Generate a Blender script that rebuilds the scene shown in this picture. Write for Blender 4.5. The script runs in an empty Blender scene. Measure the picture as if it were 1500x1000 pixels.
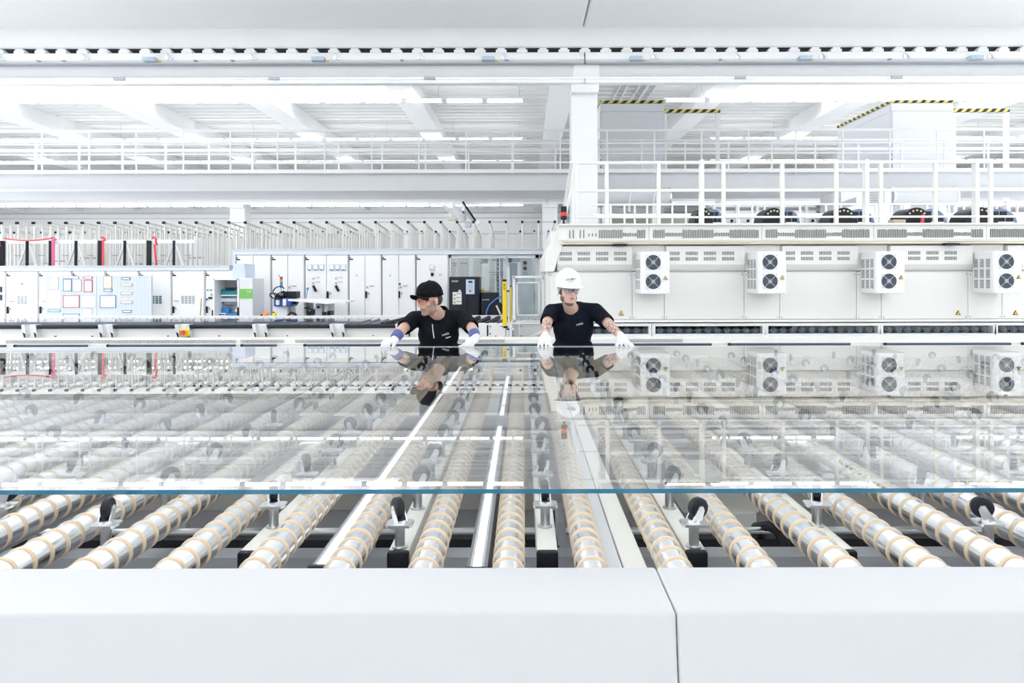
import bpy, bmesh, math, random
from mathutils import Vector, Matrix
from mathutils.bvhtree import BVHTree
random.seed(7)
S = bpy.context.scene
COL = S.collection
PI = math.pi
# ------------------------------------------------------------------ camera, sky, exposure
CZ = 1.54                     # eye height
cam = bpy.data.cameras.new('camera')
cam.sensor_width = 36.0; cam.lens = 24.0
cam.shift_x = -18 / 1500; cam.shift_y = -95 / 1500
cam.clip_start = 0.05; cam.clip_end = 400
camera = bpy.data.objects.new('camera', cam); COL.objects.link(camera)
camera.location = (0, 0, CZ); camera.rotation_euler = (PI / 2, 0.0022, 0)
S.camera = camera
world = bpy.data.worlds.new('overcast_sky'); S.world = world
world.use_nodes = True
bg = world.node_tree.nodes['Background']
bg.inputs[0].default_value = (0.975, 0.985, 1.0, 1); bg.inputs[1].default_value = 2.9
S.view_settings.view_transform = 'Standard'; S.view_settings.look = 'None'
S.view_settings.gamma = 1.0; S.view_settings.use_curve_mapping = False
S.view_settings.exposure = 0.33
S.cycles.transparent_max_bounces = 24
S.cycles.diffuse_bounces = 5
S.cycles.max_bounces = 12
# ------------------------------------------------------------------ helpers
def W(px, py, Y):
    return Vector(((px - 768) * Y / 1000, Y, CZ + (405 - py) * Y / 1000))
CH = {}
def _link(o, parent):
    COL.objects.link(o)
    if parent is not None:
        o.parent = parent; CH.setdefault(parent.name, []).append(o)
    return o
def tag(o, label=None, cat=None, group=None, kind=None):
    if label: o['label'] = label
    if cat: o['category'] = cat
    if group: o['group'] = group
    if kind: o['kind'] = kind
    return o
def thing(name, label=None, cat=None, group=None, loc=(0, 0, 0), kind=None):
    o = bpy.data.objects.new(name, None); o.location = loc; o.empty_display_size = .1
    COL.objects.link(o)
    return tag(o, label, cat, group, kind)
def root_of(o):
    while o.parent is not None: o = o.parent
    return o
def copy_tree(o, loc=None, parent=None):
    c = o.copy(); _link(c, parent)
    if loc is not None: c.location = loc
    for ch in CH.get(o.name, []): copy_tree(ch, None, c)
    return c
class MB:
    def __init__(s): s.v = []; s.f = []; s.m = []; s.cur = 0
    def add(s, vs, fs):
        b = len(s.v); s.v += [tuple(v) for v in vs]
        for f in fs: s.f.append(tuple(b + i for i in f)); s.m.append(s.cur)
        return s
    def mi(s, i): s.cur = i; return s
    def box(s, a, b):
        x0, x1 = sorted((a[0], b[0])); y0, y1 = sorted((a[1], b[1])); z0, z1 = sorted((a[2], b[2]))
        return s.add([(x0,y0,z0),(x1,y0,z0),(x1,y1,z0),(x0,y1,z0),(x0,y0,z1),(x1,y0,z1),(x1,y1,z1),(x0,y1,z1)],
                     [(0,3,2,1),(4,5,6,7),(0,1,5,4),(1,2,6,5),(2,3,7,6),(3,0,4,7)])
    def pbox(s, x0, y0, x1, y1, Y, d):          # a box whose front face lies at distance Y, d deep
        return s.box(W(x0, y0, Y), W(x1, y1, Y) + Vector((0, d, 0)))
    def prism(s, poly, axis, lo, hi):           # polygon in the two other axes, extruded along axis
        n = len(poly)
        def P(u, w, t): return (t, u, w) if axis == 0 else (u, t, w) if axis == 1 else (u, w, t)
        vs = [P(u, w, lo) for u, w in poly] + [P(u, w, hi) for u, w in poly]
        fs = [tuple(range(n))[::-1], tuple(range(n, 2 * n))] + [(i, (i+1) % n, n + (i+1) % n, n + i) for i in range(n)]
        return s.add(vs, fs)
    def ring(s, c, ax, r, n, ph=0):
        ax = Vector(ax).normalized()
        u = ax.orthogonal().normalized() if abs(ax.z) > .99 else ax.cross(Vector((0, 0, 1))).normalized()
        w = u.cross(ax).normalized()
        return [Vector(c) + u * (r * math.cos(ph + 2*PI*i/n)) + w * (r * math.sin(ph + 2*PI*i/n)) for i in range(n)]
    def cyl(s, p0, p1, r0, r1=None, n=14, caps=True, ph=0):
        p0 = Vector(p0); p1 = Vector(p1); r1 = r0 if r1 is None else r1
        vs = s.ring(p0, p1 - p0, r0, n, ph) + s.ring(p1, p1 - p0, r1, n, ph)
        fs = [(i, (i+1) % n, n + (i+1) % n, n + i) for i in range(n)]
        if caps: fs += [tuple(range(n))[::-1], tuple(range(n, 2*n))]
        return s.add(vs, fs)
    def lathe(s, p0, ax, prof, n=16, close=True):   # prof: (distance along axis, radius)
        p0 = Vector(p0); ax = Vector(ax).normalized(); vs = []; fs = []
        for t, r in prof: vs += s.ring(p0 + ax * t, ax, max(r, 1e-5), n)
        for k in range(len(prof) - 1):
            for i in range(n): fs.append((k*n+i, k*n+(i+1) % n, (k+1)*n+(i+1) % n, (k+1)*n+i))
        if close: fs += [tuple(range(n))[::-1], tuple(range((len(prof)-1)*n, len(prof)*n))]
        return s.add(vs, fs)
    def tube(s, pts, r, n=8):
        pts = [Vector(p) for p in pts]; vs = []; fs = []
        for k, p in enumerate(pts):
            d = pts[min(k+1, len(pts)-1)] - pts[max(k-1, 0)]
            vs += s.ring(p, d, r, n)
        for k in range(len(pts) - 1):
            for i in range(n): fs.append((k*n+i, k*n+(i+1) % n, (k+1)*n+(i+1) % n, (k+1)*n+i))
        fs += [tuple(range(n))[::-1], tuple(range((len(pts)-1)*n, len(pts)*n))]
        return s.add(vs, fs)
    def bar(s, p0, p1, w, h=None):               # square bar between two points
        p0 = Vector(p0); p1 = Vector(p1); d = (p1 - p0).normalized(); h = h or w
        u = Vector((1, 0, 0)) if abs(d.x) < .7 else Vector((0, 1, 0))
        u = (u - d * u.dot(d)).normalized(); q = d.cross(u)
        vs = [p + u * (a * w / 2) + q * (b * h / 2) for p in (p0, p1) for a, b in ((-1,-1),(1,-1),(1,1),(-1,1))]
        return s.add(vs, [(3,2,1,0),(4,5,6,7),(0,1,5,4),(1,2,6,5),(2,3,7,6),(3,0,4,7)])
    def sphere(s, c, r, n=12, m=8, rot=None):
        r = (r, r, r) if not hasattr(r, '__len__') else r
        vs = []; fs = []
        for j in range(m + 1):
            t = PI * j / m
            for i in range(n):
                a = 2*PI*i/n
                p = Vector((r[0]*math.sin(t)*math.cos(a), r[1]*math.sin(t)*math.sin(a), r[2]*math.cos(t)))
                if rot is not None: p = rot @ p
                vs.append(Vector(c) + p)
        for j in range(m):
            for i in range(n): fs.append((j*n+i, (j+1)*n+i, (j+1)*n+(i+1) % n, j*n+(i+1) % n))
        return s.add(vs, fs)
    def disc(s, c, ax, r, t, n=16): return s.cyl(c, Vector(c) + Vector(ax).normalized() * t, r, r, n)
    def build(s, name, mats, parent=None, bevel=0, smooth=False, loc=None, kind=None, label=None, seg=2):
        me = bpy.data.meshes.new(name)
        off = Vector((0, 0, 0))
        if parent is not None: off = Vector(root_of(parent).location)
        elif loc is not None: off = Vector(loc)
        me.from_pydata([Vector(v) - off for v in s.v], [], s.f)
        for m in (mats if isinstance(mats, (list, tuple)) else [mats]): me.materials.append(m)
        if max(s.m, default=0): me.polygons.foreach_set('material_index', s.m)
        bm = bmesh.new(); bm.from_mesh(me)
        bmesh.ops.remove_doubles(bm, verts=bm.verts, dist=1e-6)
        bmesh.ops.recalc_face_normals(bm, faces=bm.faces)
        if bevel:
            ed = [e for e in bm.edges if len(e.link_faces) == 2 and e.calc_face_angle(0) > .6]
            bmesh.ops.bevel(bm, geom=ed, offset=bevel, segments=seg, profile=.5, affect='EDGES', clamp_overlap=True)
        if smooth:
            for f in bm.faces: f.smooth = True
            for e in bm.edges: e.smooth = not (len(e.link_faces) == 2 and e.calc_face_angle(0) > .7)
        bm.to_mesh(me); bm.free()
        o = bpy.data.objects.new(name, me)
        if parent is None: o.location = off
        _link(o, parent)
        return tag(o, label, None, None, kind)
def mat(name, c, rough=.5, metal=0., var=.03, scale=6., bump=0., spec=.5, emit=0., alpha=None):
    m = bpy.data.materials.new(name); m.use_nodes = True
    nt = m.node_tree; N = nt.nodes; L = nt.links; b = N['Principled BSDF']
    b.inputs['Roughness'].default_value = rough; b.inputs['Metallic'].default_value = metal
    b.inputs['Specular IOR Level'].default_value = spec
    tc = N.new('ShaderNodeTexCoord'); nz = N.new('ShaderNodeTexNoise')
    nz.inputs['Scale'].default_value = scale; nz.inputs['Detail'].default_value = 4
    L.new(tc.outputs['Object'], nz.inputs['Vector'])
    mx = N.new('ShaderNodeMix'); mx.data_type = 'RGBA'
    mx.inputs[6].default_value = (*[max(0, x * (1 - var)) for x in c], 1)
    mx.inputs[7].default_value = (*[min(1, x * (1 + var)) for x in c], 1)
    L.new(nz.outputs['Fac'], mx.inputs[0]); L.new(mx.outputs[2], b.inputs['Base Color'])
    if bump:
        bp = N.new('ShaderNodeBump'); bp.inputs['Strength'].default_value = bump; bp.inputs['Distance'].default_value = .01
        L.new(nz.outputs['Fac'], bp.inputs['Height']); L.new(bp.outputs['Normal'], b.inputs['Normal'])
    if emit:
        b.inputs['Emission Color'].default_value = (*c, 1); b.inputs['Emission Strength'].default_value = emit
    return m
def glass_mat(name, tint=(.97, .99, .985), ior=1.5, rough=0., haze=0., hazecol=(.8, .85, .9), boost=1.0, coat=None):
    m = bpy.data.materials.new(name); m.use_nodes = True
    nt = m.node_tree; N = nt.nodes; L = nt.links; N.remove(N['Principled BSDF'])
    out = N['Material Output']
    tr = N.new('ShaderNodeBsdfTransparent'); tr.inputs[0].default_value = (*tint, 1)
    gl = N.new('ShaderNodeBsdfGlossy'); gl.inputs['Roughness'].default_value = rough
    geo = N.new('ShaderNodeNewGeometry'); ma = N.new('ShaderNodeMath'); ma.operation = 'MULTIPLY_ADD'
    L.new(geo.outputs['Backfacing'], ma.inputs[0]); ma.inputs[1].default_value = 1 / ior - ior; ma.inputs[2].default_value = ior
    fr = N.new('ShaderNodeFresnel'); L.new(ma.outputs[0], fr.inputs['IOR'])
    bo = N.new('ShaderNodeMath'); bo.operation = 'MULTIPLY'; bo.use_clamp = True; bo.inputs[1].default_value = boost
    L.new(fr.outputs[0], bo.inputs[0])
    fac = bo.outputs[0]
    if coat:                                   # coated sheet: reflectance against plain Fresnel
        cr = N.new('ShaderNodeValToRGB'); e = cr.color_ramp.elements
        e[0].position = coat[0][0]; e[0].color = (*[coat[0][1]] * 3, 1); e[1].position = coat[-1][0]; e[1].color = (*[coat[-1][1]] * 3, 1)
        for q, v in coat[1:-1]: k = e.new(q); k.color = (v, v, v, 1)
        L.new(bo.outputs[0], cr.inputs[0])
        fm = N.new('ShaderNodeMix'); fm.inputs[3].default_value = 0.0
        L.new(geo.outputs['Backfacing'], fm.inputs[0]); L.new(cr.outputs[0], fm.inputs[2]); fac = fm.outputs[0]
    base = tr.outputs[0]
    if haze:
        df = N.new('ShaderNodeBsdfDiffuse'); df.inputs[0].default_value = (*hazecol, 1)
        mh = N.new('ShaderNodeMixShader'); mh.inputs[0].default_value = haze
        L.new(tr.outputs[0], mh.inputs[1]); L.new(df.outputs[0], mh.inputs[2]); base = mh.outputs[0]
    ms = N.new('ShaderNodeMixShader')
    L.new(fac, ms.inputs[0]); L.new(base, ms.inputs[1]); L.new(gl.outputs[0], ms.inputs[2])
    L.new(ms.outputs[0], out.inputs['Surface'])
    return m
def stripe_mat(name, c0, c1, freq, slant=1.0):
    m = mat(name, c0, .5); nt = m.node_tree; N = nt.nodes; L = nt.links; b = N['Principled BSDF']
    tc = N.new('ShaderNodeTexCoord'); vd = N.new('ShaderNodeVectorMath'); vd.operation = 'DOT_PRODUCT'
    vd.inputs[1].default_value = (freq, freq * .9, -freq * slant)
    L.new(tc.outputs['Object'], vd.inputs[0])
    fr = N.new('ShaderNodeMath'); fr.operation = 'FRACT'; L.new(vd.outputs['Value'], fr.inputs[0])
    gt = N.new('ShaderNodeMath'); gt.operation = 'GREATER_THAN'; gt.inputs[1].default_value = .5; L.new(fr.outputs[0], gt.inputs[0])
    mx = N.new('ShaderNodeMix'); mx.data_type = 'RGBA'; mx.inputs[6].default_value = (*c0, 1); mx.inputs[7].default_value = (*c1, 1)
    L.new(gt.outputs[0], mx.inputs[0]); L.new(mx.outputs[2], b.inputs['Base Color'])
    return m
ORD = ['zeroth','first','second','third','fourth','fifth','sixth','seventh','eighth','ninth','tenth','eleventh','twelfth','thirteenth',
       'fourteenth','fifteenth','sixteenth','seventeenth','eighteenth','nineteenth','twentieth','twenty-first','twenty-second','twenty-third',
       'twenty-fourth','twenty-fifth','twenty-sixth']
def text(body, size, c, mat_, parent, name='lettering', slant=0., depth=.0006, hit=None, rot=None):
    cu = bpy.data.curves.new(name, 'FONT'); cu.body = body; cu.size = size; cu.align_x = 'CENTER'; cu.align_y = 'CENTER'
    cu.extrude = depth; cu.resolution_u = 2; cu.shear = 0
    t = bpy.data.objects.new('tmp', cu); COL.objects.link(t)
    me = bpy.data.meshes.new_from_object(t.evaluated_get(bpy.context.evaluated_depsgraph_get()))
    bpy.data.objects.remove(t)
    R = Matrix.Rotation(PI / 2, 4, 'X') if rot is None else rot
    off = Vector(root_of(parent).location) if parent is not None else Vector((0, 0, 0))
    sl = Matrix.Rotation(slant, 4, 'Z'); c = Vector(c)
    for v in me.vertices:
        p = c + (R @ (sl @ v.co))
        if hit is not None:
            h = hit.ray_cast(Vector((p.x, c.y - .5, p.z)), Vector((0, 1, 0)))
            if h[0] is not None: p.y = h[0].y - .0015 - v.co.z
        v.co = p - off
    me.materials.clear(); me.materials.append(mat_)
    o = bpy.data.objects.new(name, me); return _link(o, parent)
# ------------------------------------------------------------------ materials
WHITE = mat('white_paint', (.87, .875, .885), .45, var=.012)
CONC = mat('painted_concrete', (.855, .865, .875), .75, var=.025, scale=2.5, bump=.05)
COVER = mat('grey_white_powder_coat', (.605, .615, .632), .4, var=.012)  # white paint, darkened in colour to offset strong light on the covers
CREAM = mat('cream_paint', (.83, .82, .77), .45, var=.015)
OVENW = mat('oven_paint', (.83, .83, .805), .45, var=.02, scale=1.5)
STAIN = mat('stained_paint', (.72, .66, .53), .6, var=.22, scale=1.6)
SLOT = mat('dark_slot', (.13, .14, .16), .6, var=.036)
GREY = mat('grey_metal', (.42, .44, .47), .5, var=.036)
LGREY = mat('light_grey_paint', (.70, .715, .735), .5, var=.03)
SLATE = mat('slate_roof_sheet', (.73, .735, .72), .6, var=.05, scale=1.0)
DARK = mat('dark_plastic', (.011, .012, .017), .45, var=.2, spec=.3)
BLACK = mat('black_rubber', (.010, .012, .018), .5, var=.2, spec=.35)
NAVY = mat('blue_black_rubber', (.035, .048, .085), .35, var=.15)
CHROME = mat('zinc_steel', (.68, .69, .70), .28, 1., var=.06, scale=30)
STEEL = mat('brushed_steel', (.90, .915, .93), .26, 1., var=.03, scale=14)
ALU = mat('aluminium', (.78, .80, .83), .35, 1., var=.04)
TAN = mat('tan_ring', (.74, .59, .42), .7, var=.08, scale=40)
WALLM = mat('back_wall_paint', (.80, .81, .82), .8, var=.02)
GREYT = mat('wall_trim_grey', (.52, .54, .56), .6)
HALLF = mat('light_floor_coating', (.84, .84, .84), .6, var=.04, scale=1.2)  # unseen hall floor, lightened to bounce light up to the roof
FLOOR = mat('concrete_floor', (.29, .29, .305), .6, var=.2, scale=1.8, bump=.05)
RED = mat('red_strap', (.72, .05, .10), .6, var=.1)
YELLOW = mat('yellow_paint', (.85, .62, .01), .4, var=.036)
ORANGE = mat('orange_plastic', (.85, .28, .03), .4, var=.036)
BLUE = mat('blue_plastic', (.02, .09, .42), .35, var=.08)
SKYB = mat('bright_blue_plastic', (.03, .27, .72), .4, var=.036)
GREEN = mat('green_label', (.20, .52, .11), .5, var=.036)
DGREEN = mat('dark_green_tag', (.06, .17, .13), .5)
TEAL = mat('teal_drum', (.03, .29, .36), .3, var=.1)
TEXTW = mat('white_print', (.85, .88, .9), .5)
TEXTB = mat('light_blue_print', (.55, .78, .88), .5)
PAPER = mat('paper', (.86, .88, .91), .6)
BOARD = mat('grey_blue_board', (.66, .72, .80), .45, var=.03)
HAZARD = stripe_mat('hazard_tape', (.70, .62, .16), (.02, .02, .02), 4.4, 1.0)
TUBE = mat('fluorescent_tube', (.975, .985, 1.0), .4, var=0, emit=17.)
LED = mat('light_strip_diffuser', (.97, .99, 1.0), .4, var=0, emit=1.25)
GLASS = glass_mat('clear_sheet_glass', (.992, 1.0, .997), coat=((.04, .05), (.12, .25), (.20, .48), (.37, .65), (.57, .73), (1, 1)))
PANE = glass_mat('machine_pane', (.92, .95, .96))
SKYLITE = glass_mat('skylight_pane', (.97, .98, .99), haze=.15)
GEDGE = mat('polished_glass_edge', (.045, .20, .32), .15, var=.08, scale=20)
EDGE_GLINT = mat('bright_glass_arris', (.88, .93, .95), .2, var=.01)  # white paints in the light caught by the rear glass edge
# ------------------------------------------------------------------ the hall
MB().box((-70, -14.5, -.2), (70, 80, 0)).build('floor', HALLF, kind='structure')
MB().box((-6.2, .6, -.05), (6.2, 5.25, .006)).build('floor_slab', FLOOR, kind='structure')  # added plate: keeps floor under the table dark against the lightened hall floor
MB().box((-70, 65, 0), (70, 65.4, 9)).build('wall_back', WALLM, kind='structure')
for z_0, h_ in ((7.55, .12), (7.1, .06), (5.6, .06)): MB().box((-62, 64.86, z_0), (62, 65, z_0 + h_)).build('trim_1', GREYT, kind='structure')
MB().box((-70, -14.4, 0), (70, -14, 6.1)).box((-70, -14.4, 8.2), (70, -14, 9)).build('wall_front', CONC, kind='structure')  # gap near the top is an added opening for frontal daylight
MB().box((-62.4, -14, 0), (-62, 65, 9)).build('wall_left', CONC, kind='structure')
MB().box((62, -14, 0), (62.4, 65, 9)).build('wall_right', CONC, kind='structure')
for i in range(14): MB().box((-61 + 9.4 * i, -14.3, 5.6), (-60.7 + 9.4 * i, -14.1, 8.2)).build('window_mullion', WHITE, kind='structure')  # bars of the added opening behind the camera
ceil = thing('ceiling', kind='structure')
BX = [1.3 + 5.46 * k for k in range(-11, 11)]
def corrugated(x0, x1, y0, y1, z):
    m = MB(); y = y0; prof = []
    p = .56
    while y < y1:
        prof += [(y, z), (y + p*.55, z), (y + p*.60, z + .15), (y + p*.92, z + .15)]; y += p
    n = len(prof)
    m.add([(x0, a, b) for a, b in prof] + [(x1, a, b) for a, b in prof], [(i, i+1, n+i+1, n+i) for i in range(n-1)])
    return m
for i, bx in enumerate(BX):
    b = MB().box((bx - .36, -14, 7.93), (bx + .36, 65, 8.6))
    b.box((bx - .44, -14, 7.88), (bx + .44, 65, 7.98))
    b.build('roof_beam', CONC, ceil, kind='structure')
    if i + 1 < len(BX):
        x0, x1 = bx + .36, BX[i+1] - .36
        lit = not (-4.5 < bx < 2)
        ys = 27.2 if lit else -14
        corrugated(x0, x1, ys, 65, 8.5).build('roof_sheet', SLATE, ceil, kind='structure')
        if lit:
            corrugated(x0, x1, -14, -4, 8.5).build('roof_sheet', SLATE, ceil, kind='structure')
            sk = MB().box((x0, -4, 8.52), (x1, ys, 8.54)).build('window_%d' % (i + 1), SKYLITE, kind='structure')  # near stretch, out of view, extended for more overhead light
            f = MB()
            for t in [-4 + 5.2 * q for q in range(7)]: f.box((x0, t - .04, 8.46), (x1, t + .04, 8.52))
            f.build('window_frame', WHITE, sk, kind='structure')
# crane beams over the columns, near (Y 12.3) and far (Y 32.5)
def crane_beam(Y, x0, x1, detail):
    r = thing('crane_beam', kind='structure')
    MB().box((x0, Y, 5.665), (x1, Y + .7, 9.2 if detail else 6.0)).build('beam', CONC, r, bevel=.03, kind='structure')
    if detail:
        MB().box((x0, Y - 2.0, 6.02), (1.07, Y + .1, 9.0)).build('beam', CONC, r, bevel=.05, kind='structure')
        MB().box((1.085, Y - 2.0, 6.02), (x1, Y + .1, 9.0)).build('beam', CONC, r, bevel=.05, kind='structure')
    MB().box((x0, Y + .03, 5.5), (x1, Y + .5, 5.7)).build('packing_strip', DARK, r, kind='structure')  # darkness of the gap behind the clips, put in as a dark strip
    m = MB()
    x = x0
    while x < x1:
        m.box((x, Y - .09, 5.55), (x + .19, Y + .06, 5.60)); m.box((x + .03, Y - .095, 5.6), (x + .16, Y + .05, 5.63)); x += .375
    m.build('rail_clip', WHITE, r, kind='stuff')
    for xa, xb in ((x0, 1.08), (1.10, x1)):
        MB().box((xa, Y - .08, 5.41), (xb, Y + .4, 5.555)).build('rail', WHITE, r, bevel=.01, kind='structure')
        MB().prism([(Y - .16, 5.36), (Y - .11, 5.415), (Y + .2, 5.415), (Y + .2, 5.36)], 0, xa, xb).build('conductor_rail', LGREY, r, kind='structure')
        MB().box((xa, Y - .02, 5.08), (xb, Y + .06, 5.38)).build('beam_web', LGREY, r, kind='structure')
        MB().box((xa, Y - .17, 5.335), (xb, Y + .1, 5.362)).build('conductor_wire', GREY, r, kind='structure')
        MB().box((xa, Y - .12, 5.07), (xb, Y + .07, 5.095)).build('beam_flange', ALU, r, kind='structure')
        MB().box((xa, Y - .10, 5.0), (xb, Y + .07, 5.072)).build('beam_flange', WHITE, r, kind='structure')
    if detail:
        for px in (222, 468, 716, 932, 1179, 1428, -25):
            p = W(px, 89.5, Y - .17)
            MB().box((p.x - .11, Y - .26, 5.365), (p.x + .11, Y - .1, 5.43)).cyl((p.x, Y - .265, 5.4), (p.x, Y - .2, 5.4), .035).build('junction_box', mat('blue_grey_box', (.45, .55, .66), .4), r)
            MB().box((p.x + .12, Y - .18, 5.375), (p.x + .17, Y - .1, 5.395)).build('tag', YELLOW, r)
        for px in list(range(1, 850, 123)) + [850, 959, 1082, 1206, 1329, 1452]:
            p = W(px, 83, Y - .1); m = MB()
            m.box((p.x - .05, Y - .1, 5.43), (p.x + .0, Y - .07, 5.5)); m.cyl((p.x - .03, Y - .12, 5.53), (p.x + .06, Y - .12, 5.44), .012); m.box((p.x + .03, Y - .12, 5.42), (p.x + .08, Y - .06, 5.46))
            m.build('rail_hook', ALU, r)
        for px in (175, 402, 630, 1085, 1314):
            p = W(px, 116.5, Y - .12)
            MB().box((p.x - .1, Y - .14, 5.06), (p.x + .1, Y, 5.105)).build('splice_plate', GREY, r)
        for px in (60, 97, 289, 343, 590, 743, 1055, 1302):
            p = W(px, 116, Y - .12)
            MB().box((p.x - .03, Y - .2, 5.385), (p.x + .03, Y - .1, 5.395)).build('cable_tie', GREY, r)
    return r
crane_beam(12.3, -14, 14, True)
crane_beam(32.5, -34, 34, False)
def column(cx, Y, w, z1=5.0):
    c = MB().box((cx - w/2, Y, 0), (cx + w/2, Y + w, z1 + .02)).build('column', CONC, kind='structure', bevel=.02)
    MB().prism([(cx - w/2 - .0, z1 - .15), (cx + w/2, z1 - .15), (cx + w/2 + .02, z1), (cx + w/2 + .02, z1 + .36), (cx - w/2 + .04, z1 + .36), (cx - w/2 - .02, z1)], 1, Y - .16, Y + w).build('column_head', CONC, c, kind='structure', bevel=.015)
column(1.10, 12.42, .48)
for cx in (1.24, -13.75, -28.7, 16.2, 31): column(cx, 32.7, .72)
# bridge girder with a walkway on it
br = thing('bridge_girder', kind='structure')
MB().box((-20, 15.0, 3.47), (20, 16.45, 3.81)).build('beam_web', LGREY, br, kind='structure')
MB().box((-20, 14.9, 3.42), (20, 16.55, 3.478)).build('beam_flange', LGREY, br, kind='structure')
MB().box((-20, 14.85, 3.80), (20, 16.6, 3.88)).build('walkway_plate', WHITE, br, kind='structure')
def railing(name, label, Y, xs, z0, z1, rails, x0, x1, r=.022, cat='railing', m=WHITE, post=None, foot=0., group=None):
    t = thing(name, label, cat, group, ((x0 + x1) / 2, Y, z0))
    for x in xs:
        MB().box((x - r, Y - r, z0 - foot), (x + r, Y + r, z1)).build('post', m, t, bevel=.004, seg=1)
    for z, h in rails:
        MB().box((x0, Y - r * 1.2, z - h), (x1, Y + r * 1.2, z + h)).build('rail', m, t, bevel=.004, seg=1)
    return t
zt = W(0, 191, 14.9).z
railing('walkway_railing', 'white walkway railing along the front edge of the overhead bridge girder', 14.9,
        [W(62 + 69.0 * k, 0, 14.9).x for k in range(-1, 23)], 3.86, zt, [(zt, .026), (W(0, 210, 14.9).z, .015), (W(0, 219, 14.9).z - .09, .012), (W(0, 238, 14.9).z, .018)], -13, 12.2, .0155, foot=.08)
zt2 = W(0, 206, 16.45).z
railing('walkway_railing', 'white walkway railing along the rear edge of the overhead bridge girder', 16.45,
        [W(53 + 63.4 * k, 0, 16.45).x for k in range(-2, 27)], 3.86, zt2, [(zt2, .026), (W(0, 219, 16.45).z, .034), (W(0, 237.5, 16.45).z, .022)], -14.5, 14.2, .021)
# rows of tube lamps under the roof
def lamp_row(Y, px0, px1, L, label, z=None, r=.036, xw=None):
    z = W(0, 148, 24.).z if z is None else z
    x0 = (px0 - 768) * Y / 1000; x1 = (px1 - 768) * Y / 1000
    if xw: x0, x1 = xw
    t = thing('tube_lamp_row', label, 'lamp', 'rows of tube lamps under the roof', (x0, Y, z))
    L = (x1 - x0) / max(1, round((x1 - x0) / L)); x = x1
    while x > x0 + .2:
        a = max(x - L, x0)
        MB().cyl((a + .10, Y, z), (x - .10, Y, z), r, n=10).build('tube', TUBE, t, smooth=True)
        MB().box((x - .10, Y - .05, z - .045), (x + .10, Y + .05, z + .07)).build('holder', LGREY, t)
        x -= L
    MB().box((x0, Y - .035, z + .075), (x1, Y + .035, z + .11)).build('carrier', WHITE, t)
    m = MB(); x = x1 - .2
    while x > x0:
        if min(abs(x - b) for b in BX) > .5: m.cyl((x, Y, z + .1), (x, Y, 8.492), .008, n=5)
        x -= L * 2
    m.build('wire', GREY, t, kind='stuff')
lamp_row(24, -60, 770, 1.47, 'long row of white tube lamps hanging nearest, west bay before the plain roof sheets')
lamp_row(24, 973, 1540, 1.47, 'long row of white tube lamps crossing above the hazard taped ducts')
lamp_row(30.8, -60, 768, 1.47, 'second row of tube lamps, just behind the upper walkway rail')
lamp_row(30.8, 1040, 1540, 1.47, 'second row of tube lamps behind the ducts and walkway rail')
lamp_row(36.7, -60, 769, 1.47, 'third row of tube lamps low behind the walkway railing', r=.036)
lamp_row(36.7, 1040, 1540, 1.47, 'third row of tube lamps behind walkway railing above the oven', r=.036)
lamp_row(55, -60, 768, 2.0, 'distant row of tube lamps seen under the far crane beam', r=.06)
lamp_row(59, -60, 768, 2.0, 'most distant row of tube lamps near the back wall', r=.06)
for i, Yl in enumerate((9.3, 4.2, -4.0, -10.5)):  # rows out of view, added to light the camera side
    lamp_row(Yl, 0, 0, 1.47, 'row of tube lamps overhead on the near side, %s from the walkway bridge' % ORD[i + 1], xw=(-18, 18))
# ------------------------------------------------------------------ roller table in front
GZ = CZ - .5426                     # top of the glass sheet
def D(d): return CZ - d             # height d below the eye
def side_cover(x0, x1, label):
    t = MB().prism([(1.10, .02), (1.02, .62), (1.138, D(.56)), (1.318, D(.56)), (1.318, .02)], 0, x0, x1)
    t.v = []; t.f = []; t.m = []
    t.prism([(1.06, .5), (1.138, D(.56)), (1.318, D(.56)), (1.318, .5)], 0, x0, x1)
    o = t.build('side_cover', COVER, bevel=.006, smooth=True, loc=(x0, 1.2, .0), seg=3)
    tag(o, label, 'cover', 'white edge covers of the roller table')
    for x in ((x0 + .3), (x1 - .3)):
        MB().box((x - .05, 1.14, 0), (x + .05, 1.30, .505)).build('leg', CREAM, o)
    return o
side_cover(-3.2, .2518, 'wide white edge cover closing the roller table on the whiteboard side of the seam')
side_cover(.2534, 3.2, 'white edge cover closing the roller table on the oven side of the seam')
# far edge beam
t = thing('rear_beam', 'cream rear beam of the roller table under the far glass edge', 'beam', None, (0, 5.24, 0))
MB().box((-5.4, 5.20, D(.80)), (5.4, 5.30, D(.615))).build('beam', CREAM, t, bevel=.005)
for x in (-5, -3, -1, 1, 3, 5): MB().box((x - .05, 5.21, 0), (x + .05, 5.29, D(.80))).build('leg', CREAM, t)
# rollers
RZ = D(.632); RP = .18; RX0 = -.0357; RR = .0335
proto = None; RK = range(-24, 24)
def ring_mb(m, y, n=28):
    return m.lathe((0, y - .0058, 0), (0, 1, 0), [(0, RR - .001), (.0010, RR + .0026), (.0094, RR + .0026), (.0104, RR - .001)], n, close=False)
def rlabel(k):
    if k < 0: return 'ringed silver conveyor roller, %s from the central light strip towards the whiteboards' % ORD[-k], 'whiteboard side'
    if k in (0, 1): return 'ringed silver conveyor roller %s the cream channel' % ('next to the central light strip, one before' if k == 0 else 'close beside'), ''
    return 'ringed silver conveyor roller, %s from the wide cream channel towards the oven' % ORD[k - 1], ''
def mesh_of(b, mt):
    o = b.build('tmp', mt, None, smooth=True); me = o.data; bpy.data.objects.remove(o); return me
def rings(idx, n=18):
    m = MB()
    for i in idx: ring_mb(m, 1.40 + .055 * i, n)
    return m
tube_me = mesh_of(MB().cyl((0, 1.36, 0), (0, 5.16, 0), RR, n=28), STEEL)
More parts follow.
